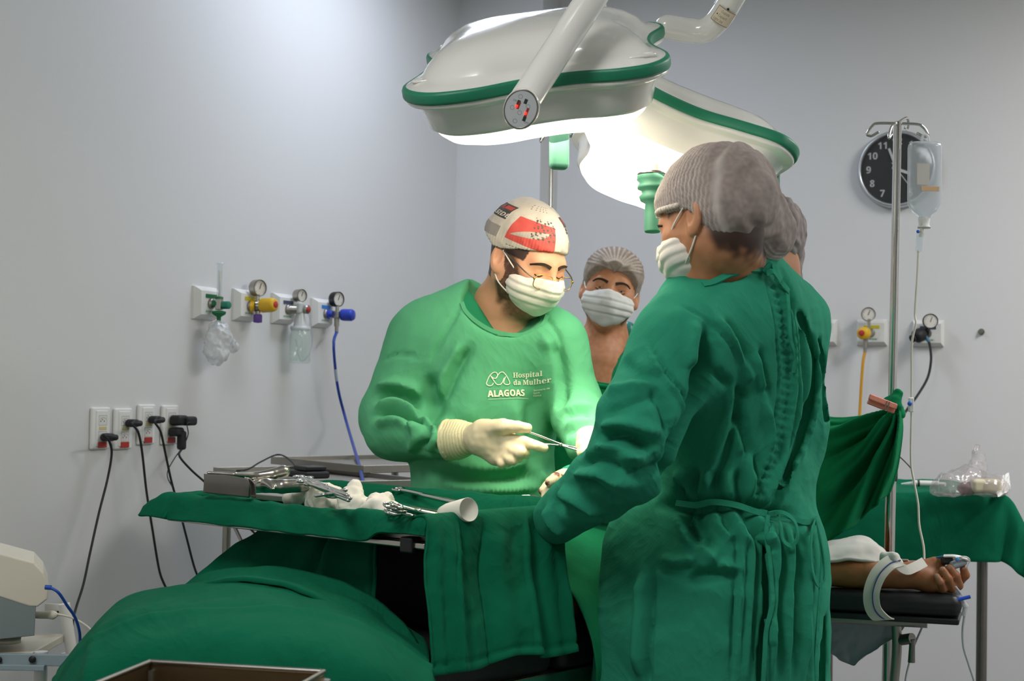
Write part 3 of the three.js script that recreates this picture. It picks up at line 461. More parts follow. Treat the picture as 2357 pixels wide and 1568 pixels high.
function plug(m, x, y, label, pts, r = .0034) {
  const g = thing('power_plug', label, 'plug', wp(m, x, y - .012, .02), 'plugs in the left wall sockets');
  part(g, 'plug_body', put(mg([rb(.036, .022, .034, .01, x, y, .031, 3), rb(.026, .017, .02, .008, x, y, .05, 3)]), m), M.rubber);
  part(g, 'cord', tube([wp(m, x, y, .06), ...pts], r, pts.length * 10), M.rubber);
}
plug(sockets[0], .004, -.024, 'black plug in the leftmost wall socket, cord running down behind the white trolley', [onLeft(240, 1003, .085), onLeft(251, 1015, .085), onLeft(257, 1045, .08), onLeft(247, 1105, .075), onLeft(228, 1180, .08), onLeft(208, 1270, .09), onLeft(192, 1345, .1), onLeft(175, 1400, .12), onLeft(167, 1440, .14), onLeft(165, 1540, .15)]);
plug(sockets[1], .012, .016, 'black plug in the second wall socket from the left', [onLeft(303, 975, .085), onLeft(318, 995, .085), onLeft(327, 1040, .08), onLeft(337, 1130, .08), onLeft(351, 1220, .09), onLeft(366, 1310, .1), onLeft(378, 1345, .11), onLeft(392, 1372, .12), onLeft(410, 1430, .14)]);
plug(sockets[2], .01, .014, 'black plug in the third wall socket from the left', [onLeft(356, 970, .085), onLeft(370, 995, .085), onLeft(382, 1050, .08), onLeft(395, 1110, .08), onLeft(412, 1170, .08), onLeft(430, 1240, .09), onLeft(447, 1305, .1), onLeft(462, 1345, .11), onLeft(475, 1400, .13)]);
{ const g = thing('power_adapter', 'long black power adapter in the upper outlet of the rightmost wall socket', 'adapter', wp(sockets[3], .0, .01, .02));
  part(g, 'adapter_body', put(mg([rb(.05, .03, .04, .01, .008, .014, .034, 3), rb(.05, .027, .034, .009, .034, .012, .05, 3)]), sockets[3]), M.rubber);
  part(g, 'thin_wire', tube([wp(sockets[3], .055, .01, .055), onLeft(431, 976, .07), onLeft(433, 1000, .06), onLeft(421, 1028, .05), onLeft(402, 1055, .05), onLeft(387, 1082, .06), onLeft(386, 1100, .07), onLeft(396, 1120, .085)], .0016), M.rubber); }
{ const g = thing('power_plug', 'black angled plug in the lower outlet of the rightmost wall socket', 'plug', wp(sockets[3], 0, -.07, .02), 'plugs in the left wall sockets');
  part(g, 'plug_body', put(mg([rb(.04, .026, .036, .009, .0, -.02, .031, 3), rb(.024, .056, .024, .008, .012, -.045, .042, 3)]), sockets[3]), M.rubber);
  part(g, 'cord', tube([wp(sockets[3], .014, -.07, .042), onLeft(413, 1050, .06), onLeft(440, 1082, .07), onLeft(480, 1118, .09), onLeft(530, 1170, .1), onLeft(590, 1232, .12), onLeft(630, 1275, .13)], .0034, 70), M.rubber); }
// ---------------------------------------------------------------- people
const skinTone = (base) => mat(0xffffff, .5, 0, { vertexColors: true });
const mixC = (a, b, t, out) => out.setRGB(lerp(a[0], b[0], t), lerp(a[1], b[1], t), lerp(a[2], b[2], t));
const lin = hex => { const c = new THREE.Color(hex); return [c.r, c.g, c.b]; };
const faceAt = (b, x, y, o = .0012) => { let z = .15; while (z > 0 && b.d(x, y, z) > .0003) z -= Math.max(.0004, b.d(x, y, z) * .6); return V(x, y, z + o); };   // point on the face in the head's frame
function brows(g, hs, hm, hf, w = .009) {
  for (const s of [-1, 1]) {
    part(g, 'eyebrow', ribbon([[.012, .0225], [.022, .0265], [.034, .0285], [.046, .026], [.055, .019]].map(p => faceAt(hs, s * p[0], p[1], .0005).applyMatrix4(hm)), u => w * (1 - u * .65) + .001, .0026, hf, 24), M.brow);
    part(g, 'eyelashes', ribbon([[.021, .001], [.032, -.003], [.044, .001]].map(p => faceAt(hs, s * p[0], p[1], .0005).applyMatrix4(hm)), .0022, .002, hf, 14), M.hair);
  }
}
// A head in its own frame: x to the person's left, y up, z out of the face, origin between the ears.
function headShape({ jaw = 1, neck = null, closed = false } = {}) {
  const b = new Body();
  b.ell(V(0, .034, -.014), .074, .084, .096, .02).cone(V(0, -.02, .03), V(0, -.08, .054), .058, .024 * jaw, .05);
  for (const s of [-1, 1]) b.cone(V(s * .05, -.04, .008), V(s * .014, -.086, .054), .02 * jaw, .018 * jaw, .035).ell(V(s * .042, -.016, .058), .024, .02, .022, .03);
  b.cone(V(-.034, .026, .073), V(.034, .026, .073), .013, .013, .02);
  b.cone(V(0, .022, .086), V(0, -.022, .108), .008, .0125, .014).cone(V(-.011, -.026, .099), V(.011, -.026, .099), .009, .009, .01);
  for (const s of [-1, 1]) { b.cutEll(V(s * .032, .006, .1), .016, .011, .017, .012); b.ell(V(s * .032, .006, .074), .0135, .012, .0125, .006); }
  if (!closed) for (const s of [-1, 1]) b.cutCone(V(s * .032 - .009, .005, .0865), V(s * .032 + .009, .005, .0855), .0042, .0038, .002);
  if (neck) b.chain([V(0, -.045, -.022), ...neck[0]], [.056, ...neck[1]], .05);
  for (const s of [-1, 1]) {
    const m = new THREE.Matrix4().makeRotationFromEuler(new THREE.Euler(-.18, s * -.35, s * .12)).setPosition(s * .079, .0, -.012);
    b.ell(V(0, 0, 0), .009, .033, .0195, .006, m).ell(V(0, -.024, .004), .007, .012, .011, .008, m).cutEll(V(s * .009, .004, .003), .009, .02, .0105, .003, m);
  }
  return b;
}
function skinCols(g, inv, f) { const q = V(); return tint(g, (p, c) => { q.copy(p).applyMatrix4(inv); f(q, c, p); }); }
function maskShape(top = -.004) {
  const b = new Body(); b.ell(V(0, -.043, .05), .067, .047, .058, .03).cone(V(0, -.014, .088), V(0, -.067, .066), .03, .033, .04).cone(V(0, .0, .098), V(0, -.03, .105), .012, .02, .03).cone(V(-.045, -.035, .055), V(.045, -.035, .055), .03, .03, .03);
  b.cutPlane(V(0, 0, .026), V(0, .1, -1)); b.cutPlane(V(0, top, .1), V(0, 1, -.2)); return b;
}
const pleats = p => { let w = 0; for (const y of [-.028, -.05, -.07]) { const t = (p.y - y + Math.abs(p.x) * .12 * (y + .05) * 10) / .004; w -= .0022 * Math.exp(-t * t) - .0012 * Math.exp(-(t - 1.4) * (t - 1.4)); } return w + noise(p.x * 40, p.y * 40, p.z * 40) * .0022; };
function legs(g, base, f, h) {                              // trousers and clogs below the gown
  const lat = Yv.clone().cross(f).normalize();
  for (const s of [-1, 1]) {
    const ft = base.clone().addScaledVector(lat, s * .1);
    part(g, 'trouser_leg', new Body().cone(ft.clone().add(V(0, .09, 0)), ft.clone().add(V(0, h, 0)), .06, .08).mesh(.014), M.scrub);
    part(g, 'shoe', new Body().cone(ft.clone().addScaledVector(f, -.05).add(V(0, .045, 0)), ft.clone().addScaledVector(f, .12).add(V(0, .038, 0)), .044, .038).cone(ft.clone().add(V(0, .06, 0)), ft.clone().addScaledVector(f, .04).add(V(0, .06, 0)), .045, .04).cutPlane(V(0, .004, 0), V(0, -1, 0)).mesh(.008), M.white);
  }
}
const finger = (b, pts, rs, k = .008) => b.chain(pts, rs, k);
const loopTube = (m, pts, r = .0016) => tube(pts.map(p => V(...p).applyMatrix4(m)), r, 30, false, 8);

// ---- surgeon with glasses, left of the field -----------------------------------------------------------
{
  const f1 = dirOf(.3, 0, .95), base = P(1115, 1000, 3.5); base.y = 0;
  const g = thing('person', 'surgeon with printed cap, glasses and beard in lettered green gown, holding a clamp', 'person', base);
  const b = new Body();
  b.chain([P(1122, 800, 3.49), P(1112, 960, 3.48), P(1114, 1120, 3.47), P(1112, 1320, 3.48), P(1112, 1800, 3.5)], [.165, .168, .163, .172, .21], .06, f1, .74);
  b.cone(P(1000, 775, 3.5), P(1262, 785, 3.47), .07, .066, .07).cone(P(1165, 715, 3.53), P(1010, 775, 3.51), .055, .06, .05).cone(P(1170, 715, 3.53), P(1262, 785, 3.48), .05, .056, .05);
  b.chain([P(975, 792, 3.48), P(905, 960, 3.46), P(912, 985, 3.42), P(1024, 1010, 3.3)], [.085, .076, .072, .042], .06);
  b.chain([P(1280, 812, 3.45), P(1322, 925, 3.4), P(1332, 965, 3.34), P(1345, 1022, 3.24)], [.074, .062, .058, .044], .05);
  const gownBody = new Body(); gownBody.p = b.p.slice();
  // neck opening
  b.cutCone(P(1116, 704, 3.35), P(1206, 720, 3.33), .05, .05, .01).cutCone(P(1120, 690, 3.4), P(1205, 700, 3.4), .055, .05, .012).cutCone(P(1162, 690, 3.4), P(1172, 560, 3.6), .085, .07, .012);
  b.cutPlane(V(0, .38, 0), V(0, -1, 0));
  const cr = new Creases(gownBody);
  // raglan seams, chest pull lines, sleeve creases, belly wrinkles
  cr.line(.006, -.004, [1062, 702], [1030, 760], [990, 830]).line(.006, -.004, [1258, 730], [1288, 780], [1300, 850]).line(.005, -.003, [880, 830], [920, 815], [965, 825]);
  cr.line(.016, .008, [1065, 790], [1030, 850], [1000, 920]).line(.016, -.011, [1080, 800], [1045, 860], [1012, 935]).line(.02, -.016, [985, 860], [1000, 930], [1010, 990]).line(.018, -.012, [1000, 900], [960, 950], [940, 985]);
  for (const [y, h] of [[880, .01], [905, -.012], [928, .011], [945, -.013], [962, .01]]) cr.line(.013, h, [865, y + 12], [915, y + 4], [975, y + 26]);
  for (const [x, h] of [[950, .008], [975, -.01], [995, .008], [1015, -.008]]) cr.line(.011, h, [x, 965], [x + 8, 1005], [x - 6, 1040]);
  cr.line(.014, .007, [1245, 770], [1280, 830], [1285, 900]).line(.016, -.012, [1268, 790], [1292, 850], [1292, 930]);
  cr.line(.012, -.01, [1285, 860], [1286, 940], [1283, 1020]);
  for (const [y, h] of [[932, .004], [948, -.005], [968, .004], [986, -.004]]) cr.line(.013, h, [1300, y + 16], [1335, y], [1365, y + 8]);
  cr.line(.02, .006, [1180, 920], [1190, 1000], [1200, 1090]).line(.02, -.006, [1225, 900], [1222, 1000], [1235, 1080]).line(.025, .008, [1000, 1060], [1090, 1080], [1200, 1072]).line(.02, -.008, [990, 1085], [1090, 1105], [1230, 1100]).line(.016, .007, [1010, 1108], [1120, 1125], [1240, 1120]).line(.014, -.006, [960, 1040], [1040, 1052], [1100, 1046]);
  cr.line(.012, .006, [1245, 1090], [1262, 1110], [1278, 1100]).line(.03, .008, [1090, 930], [1060, 1000], [1040, 1050]);
  const gg = b.mesh(.0065, { move: (p, n) => cr.at(p) * 1.6 + fbm(p.x * 9, p.y * 9, p.z * 9) * .006 + noise(p.x * 32, p.y * 22, p.z * 32) * .0016 });
  const gown = part(g, 'gown', gg, M.gown);
  // gown lettering
  const logo = canvasTex(1024, 512, (x, w, h) => {
    x.clearRect(0, 0, w, h); x.strokeStyle = x.fillStyle = '#eaf0d4'; x.lineWidth = 13; x.lineJoin = 'round';
    x.beginPath(); x.arc(70, 190, 55, .2, 2.9); x.moveTo(18, 205); x.bezierCurveTo(40, 150, 80, 60, 140, 40); x.bezierCurveTo(200, 25, 215, 100, 170, 130); x.bezierCurveTo(140, 150, 110, 110, 90, 90); x.stroke();
    x.beginPath(); x.moveTo(100, 110); x.bezierCurveTo(150, 190, 160, 240, 215, 235); x.bezierCurveTo(255, 230, 270, 190, 300, 130); x.stroke();
    x.beginPath(); x.moveTo(170, 130); x.bezierCurveTo(200, 90, 230, 35, 275, 38); x.bezierCurveTo(320, 45, 370, 150, 385, 205); x.bezierCurveTo(385, 250, 300, 250, 285, 205); x.bezierCurveTo(290, 170, 310, 140, 325, 110); x.stroke();
    x.font = 'bold 106px serif'; x.fillText('Hospital', 440, 130); x.fillText('da Mulher', 440, 245);
    x.font = 'bold 134px sans-serif'; x.fillText('ALAGOAS', 24, 414); x.lineWidth = 5; x.strokeText('ALAGOAS', 24, 414);
    x.font = '34px sans-serif'; x.fillText('Secretaria de', 775, 345); x.fillText('Saúde', 775, 385); x.fillText('Pública', 775, 425); x.fillRect(30, 448, 660, 5);
    for (let i = 0; i < 12; i++) x.fillRect(60 + i * 26, 292, 8, 4);
  });
  { const c = b.trace(1191, 888), nn = dirOf(.25, .1, 1), m = basisFrom(c, nn, dirOf(-.06, 1, 0)), e = new THREE.Euler().setFromRotationMatrix(m);
    const dg = new DecalGeometry(new THREE.Mesh(gg), c, e, V(.148, .074, .12)); const dn = dg.attributes.normal, dp = dg.attributes.position; for (let i = 0; i < dp.count; i++) dp.setXYZ(i, dp.getX(i) + dn.getX(i) * .0012, dp.getY(i) + dn.getY(i) * .0012, dp.getZ(i) + dn.getZ(i) * .0012);
    part(gown, 'printed_lettering', dg, mat(0xffffff, .8, 0, { map: logo, transparent: true, alphaTest: .35, polygonOffset: true, polygonOffsetFactor: -4 }), { label: 'pale hospital lettering and knot emblem' }); }
  // collar binding
  const col = [[1063, 696], [1072, 716], [1094, 738], [1126, 758], [1158, 768], [1195, 771], [1228, 763], [1250, 746], [1260, 726]].map(q => gownBody.trace(q[0], q[1])).filter(Boolean);
  part(gown, 'collar_binding', ribbon(col.map(p => p.clone().addScaledVector(T0, -.002)), .009, .004, T0, 60), M.gown);
  // scrub shirt inside the collar
  const us = new Body(); us.chain([P(1118, 800, 3.5), P(1112, 960, 3.49)], [.15, .14], .06, f1, .72).cone(P(1025, 770, 3.51), P(1250, 780, 3.48), .056, .05, .07).cone(P(1165, 700, 3.5), P(1090, 745, 3.48), .066, .06, .05).cone(P(1170, 705, 3.5), P(1235, 765, 3.47), .06, .055, .05);
  const neckAx = [P(1150, 790, 3.3), P(1168, 600, 3.58)];
  const vPlane = (a, b2) => { const n = ray(...a).cross(ray(...b2)).normalize(); return n.dot(ray(1185, 720)) < 0 ? n.negate() : n; };
  us.cutBelowBoth(camera.position, vPlane([1080, 668], [1138, 760]), camera.position, vPlane([1240, 700], [1236, 770])).cutCone(P(1190, 800, 3.34), P(1172, 695, 3.38), .03, .066, .008).cutCone(P(1172, 695, 3.38), P(1172, 600, 3.52), .066, .08, .008);
  part(g, 'scrub_shirt', us.mesh(.007), M.scrub);
  // head
  const hf = dirOf(.60, -.42, .68), hm = basisFrom(P(1212, 604, 3.42), hf, dirOf(.02, 1, .0)).multiply(new THREE.Matrix4().makeScale(.96, .96, .96)), inv = hm.clone().invert();
  const nk = [[P(1150, 700, 3.5).applyMatrix4(inv), P(1140, 790, 3.53).applyMatrix4(inv)], [.058, .075]];
  const hs = headShape({ neck: nk, closed: true, jaw: 1.06 });
  hs.cone(P(1165, 790, 3.5).applyMatrix4(inv), P(1165, 725, 3.485).applyMatrix4(inv), .085, .06, .05);
  const sk = lin(0xdba57e), hair = lin(0x20140f), beard = lin(0x3a251a), pink = lin(0xdf9d7c);
  const hg = put(hs.mesh(.0034), hm);
  skinCols(hg, inv, (q, c) => {
    const n = noise(q.x * 90, q.y * 90, q.z * 90) * .5 + noise(q.x * 260, q.y * 260, q.z * 260) * .5; let t = 0;
    const ax = Math.abs(q.x);
    if (ax > .036 && q.y < .03 && q.z > -.012 && q.z < .075 && ax < .076) t = sstep(-.012, .006, q.z) * sstep(.04, .05, ax) * sstep(.075, .055, q.z + Math.max(0, q.y + .01) * 1.0) * sstep(-.115, -.1, q.y);   // beard along the jaw
    if (q.y < -.075 && q.z > .01 && q.y > -.135 && ax < .06) t = Math.max(t, .75 * sstep(.0, .03, q.z) * sstep(-.14, -.115, q.y));
    t = clamp(t * (1 + n * .5), 0, 1); mixC(mixC(sk, pink, clamp(.5 + n, 0, 1), c).toArray(), beard, t * .93, c);
    if (q.y > .02 && q.z < .055 && ax > .035 || (q.z < -.03 && q.y > -.055)) mixC(c.toArray(), hair, .95, c);
  });
  const body = part(g, 'body', hg, skinTone(), { label: 'face, neck and chest' });
  brows(body, hs, hm, hf, .007);
  // cap with printed newspaper pattern
  const capTex = canvasTex(2048, 512, (x, w, h) => {
    x.fillStyle = '#cfc6b8'; x.fillRect(0, 0, w, h);
    x.fillStyle = '#a9a49a'; for (let i = 0; i < 900; i++) { const a = (i * 97) % w, r = (i * 53) % h; x.globalAlpha = .25; x.fillRect(a, r, 6 + (i * 13) % 26, 3); } x.globalAlpha = 1;
    for (let k = 0; k < 2; k++) { const o = 0; x.save(); x.translate(k * 1024, -70); x.scale(2, 1.08);
      x.fillStyle = '#4a4542'; x.fillRect(o + 60, 120, 120, 110); x.fillStyle = '#c2453c'; x.font = 'bold 44px serif'; x.fillText('A', o + 80, 165); x.fillRect(o + 110, 130, 60, 26); x.fillStyle = '#d9d4ca'; x.font = 'bold italic 46px sans-serif'; x.fillText('K SIDE', o + 44, 215);
      x.fillStyle = '#99948c'; x.fillRect(o + 60, 290, 120, 90);
      x.fillStyle = '#d4534a'; x.beginPath(); x.moveTo(o + 236, 170); x.lineTo(o + 470, 190); x.lineTo(o + 474, 395); x.lineTo(o + 222, 360); x.fill();
      x.fillStyle = '#b5ada0'; x.beginPath(); x.moveTo(o + 240, 320); x.quadraticCurveTo(o + 300, 250, o + 440, 240); x.quadraticCurveTo(o + 420, 300, o + 330, 312); x.fill();
      x.fillStyle = '#57504a'; for (let i = 0; i < 60; i++) { const a = o + 330 + (i * 37) % 130, b = 150 + (i * 71) % 150; x.fillRect(a, b, 7 + i % 9, 5 + i % 6); }
      x.fillStyle = '#6b655e'; for (let i = 0; i < 16; i++) x.fillRect(o + 200 + i * 15, 70 + (i % 3) * 14, 10, 6); x.font = '20px sans-serif'; for (let i = 0; i < 9; i++) x.fillRect(o + 235 + i * 18, 405, 11, 5); x.restore(); }
  });
  const cap = new Body(); cap.ell(V(0, .05, -.014), .0815, .087, .104, .02).ell(V(0, .07, -.04), .076, .066, .075, .03).ell(V(-.01, .03, -.06), .066, .05, .062, .04).cutPlane(V(0, .06, .09), V(0, -1, .36)).cutPlane(V(0, .018, -.02), V(0, -1, -.3));
  const cg = cap.mesh(.0032, { move: p => { const a = Math.atan2(p.x, p.z); return Math.sin(a * 70 + p.y * 60) * .0009 * sstep(.09, .05, p.y - p.z * .25) + fbm(p.x * 22, p.y * 22, p.z * 22) * .006; } });
  { const n = cg.attributes.position.count, uv = new Float32Array(n * 2), q = V(); for (let i = 0; i < n; i++) { q.fromBufferAttribute(cg.attributes.position, i); uv[i * 2] = .5 + Math.atan2(q.x, q.z) / Math.PI / 2 - .02; uv[i * 2 + 1] = clamp((q.y - q.z * .1 - .0) / .14, 0, 1); } cg.setAttribute('uv', new THREE.BufferAttribute(uv, 2)); }
  part(g, 'surgical_cap', put(cg, hm), phys(0xffffff, .7, { map: capTex, sheen: .3 }), { label: 'white cap printed with red and grey pictures' });
  // mask with ear loops
  const mk = part(g, 'face_mask', put(maskShape().mesh(.003, { move: pleats }), hm), M.mask, { label: 'cream pleated face mask' });
  for (const s of [-1, 1]) { part(mk, 'ear_loop', loopTube(hm, [[s * .058, -.02, .06], [s * .075, .004, .03], [s * .081, .022, .0]]), M.elastic); part(mk, 'ear_loop', loopTube(hm, [[s * .062, -.066, .04], [s * .077, -.05, .012], [s * .083, -.03, -.008]]), M.elastic); }
  // glasses
  const gl = part(g, 'glasses', mg([-1, 1].map(s => { const pts = []; for (let i = 0; i < 24; i++) { const a = i / 24 * 6.283, c = Math.cos(a), d = Math.sin(a), k = 1 / Math.pow(Math.pow(Math.abs(c), 3.2) + Math.pow(Math.abs(d), 3.2), 1 / 3.2); pts.push(V(s * .034 + c * k * .0255, -.008 + d * k * .0165, .112 - Math.abs(s * .034 + c * k * .0255) * .12 * (1))); } return put(tube(pts, .0011, 72, true, 6), hm); }).concat([put(tube([V(-.009, -.002, .112), V(0, .001, .115), V(.009, -.002, .112)], .0014), hm)])), M.gold, { label: 'thin gold-rimmed glasses' });
  for (const s of [-1, 1]) {
    part(gl, 'temple_arm', loopTube(hm, [[s * .06, -.002, .104], [s * .072, .004, .08], [s * .078, .016, .03], [s * .081, .022, .0]], .0015), M.steelDark);
    part(gl, 'hinge', put(ball(V(s * .06, -.002, .104), .0032), hm), M.gold);
    const sh = new THREE.CircleGeometry(1, 32); sh.scale(.025, .016, 1); sh.rotateY(s * .12); sh.translate(s * .034, -.008, .108); part(gl, 'lens', put(sh, hm), M.glass);
  }
  legs(g, base, f1, .5);
  // right hand in its glove
  const h = new Body();
  h.cone(P(1078, 1008, 3.27), P(1120, 1010, 3.23), .029, .032, .02).cone(P(1110, 1003, 3.23), P(1163, 1012, 3.2), .029, .02, .02).cone(P(1115, 1018, 3.23), P(1146, 1048, 3.215), .029, .02, .025).cone(P(1163, 1012, 3.2), P(1146, 1048, 3.215), .018, .018, .02);
  finger(h, [P(1112, 988, 3.215), P(1158, 981, 3.175), P(1192, 983, 3.165), P(1214, 985, 3.17)], [.02, .0155, .0125, .0105], .015);
  finger(h, [P(1163, 1012, 3.195), P(1206, 1018, 3.165), P(1234, 1026, 3.165), P(1252, 1031, 3.17)], [.0155, .0125, .0105, .0095]);
  finger(h, [P(1160, 1028, 3.195), P(1196, 1042, 3.15), P(1208, 1044, 3.17), P(1203, 1036, 3.2)], [.0155, .0128, .011, .01]);
  finger(h, [P(1154, 1041, 3.2), P(1180, 1059, 3.16), P(1192, 1054, 3.18), P(1186, 1044, 3.2)], [.015, .012, .0105, .0095]);
  finger(h, [P(1144, 1050, 3.21), P(1156, 1066, 3.18), P(1170, 1064, 3.19), P(1174, 1053, 3.21)], [.0145, .0108, .0098, .009]);
  const gv = part(g, 'glove', h.mesh(.0024, { move: p => noise(p.x * 70, p.y * 70, p.z * 70) * .0012 }), M.glove, { label: 'cream latex glove, fingers curled round a clamp' });
  const cf = new Body().chain([P(1032, 1013, 3.295), P(1052, 1012, 3.285), P(1082, 1009, 3.268)], [.0425, .041, .033], .01);
  const axc = P(1082, 1009, 3.268).sub(P(1032, 1013, 3.295)).normalize(), c0 = P(1032, 1013, 3.295);
  cf.cutPlane(P(1031, 1013, 3.3), axc.clone().negate());
  part(gv, 'glove_cuff', cf.mesh(.0024, { move: p => { const t = p.clone().sub(c0).dot(axc); return Math.sin(t * 900 + noise(p.x * 30, p.y * 30, p.z * 30) * 5) * .0013 + (t < .006 ? .002 : 0); } }), M.gloveCuff);
  // left hand in its glove, steadying the clamp tip
  const h2 = new Body();
  h2.cone(P(1352, 1010, 3.25), P(1362, 1020, 3.2), .034, .03, .02).cone(P(1362, 1020, 3.2), P(1352, 1034, 3.17), .026, .02, .02);
  finger(h2, [P(1352, 1012, 3.19), P(1338, 1024, 3.16), P(1334, 1036, 3.16)], [.014, .0115, .0095]);
  finger(h2, [P(1360, 1028, 3.17), P(1348, 1042, 3.14), P(1338, 1044, 3.15)], [.0145, .0115, .0095]);
  finger(h2, [P(1366, 1032, 3.17), P(1356, 1050, 3.14), P(1344, 1052, 3.16)], [.0145, .0112, .0095]);
  finger(h2, [P(1372, 1036, 3.18), P(1364, 1056, 3.15), P(1352, 1060, 3.17)], [.014, .0108, .009]);
  finger(h2, [P(1376, 1036, 3.2), P(1372, 1058, 3.18), P(1362, 1064, 3.19)], [.013, .0098, .0085]);
  part(g, 'glove', h2.mesh(.0026), M.glove, { label: 'brightly lit cream glove at the clamp tip' });
}
// needle clamp in the surgeon's hand
function clampTool(name, label, ringA, ringB, pivot, tip, nrm, group, r = .0021) {
  const base = ringA.clone().add(tip).multiplyScalar(.5); base.y = Math.min(ringA.y, tip.y); const g = thing(name, label, 'clamp', base, group);
  const ax = tip.clone().sub(pivot).normalize(), sd = nrm.clone().cross(ax).normalize();
  const ring = (c) => { const pts = []; const d = pivot.clone().sub(c).normalize(), s = nrm.clone().cross(d).normalize(); for (let i = 0; i < 14; i++) { const a = i / 14 * 6.283; pts.push(c.clone().addScaledVector(d, Math.cos(a) * .014).addScaledVector(s, Math.sin(a) * .010)); } return { g: tube(pts, r * .85, 42, true, 8), e: c.clone().addScaledVector(d, .014) }; };
  for (const [c, s] of [[ringA, 1], [ringB, -1]]) { const q = ring(c); const sh = part(g, 'shank', mg([q.g, tube([q.e, q.e.clone().lerp(pivot, .5).addScaledVector(sd, s * .002), pivot.clone().addScaledVector(sd, s * .0015), pivot.clone().lerp(tip, .6).addScaledVector(sd, s * .0022), tip.clone().addScaledVector(sd, s * .0006)], r, 40, false, 8)]), M.chrome); }
  part(g, 'pivot_screw', put(lathe([[0, -.004], [.0042, -.004], [.0042, .004], [0, .004]], V(0, 0, 0), V(0, 0, 1)), basisFrom(pivot, nrm, Math.abs(nrm.y) > .9 ? Th : Yv)), M.steel);
  return g;
}
clampTool('needle_clamp', 'long steel clamp held in the gloved hands of the surgeon with glasses', P(1168, 978, 3.17), P(1182, 1012, 3.19), P(1290, 1024, 3.165), P(1346, 1038, 3.15), T0);
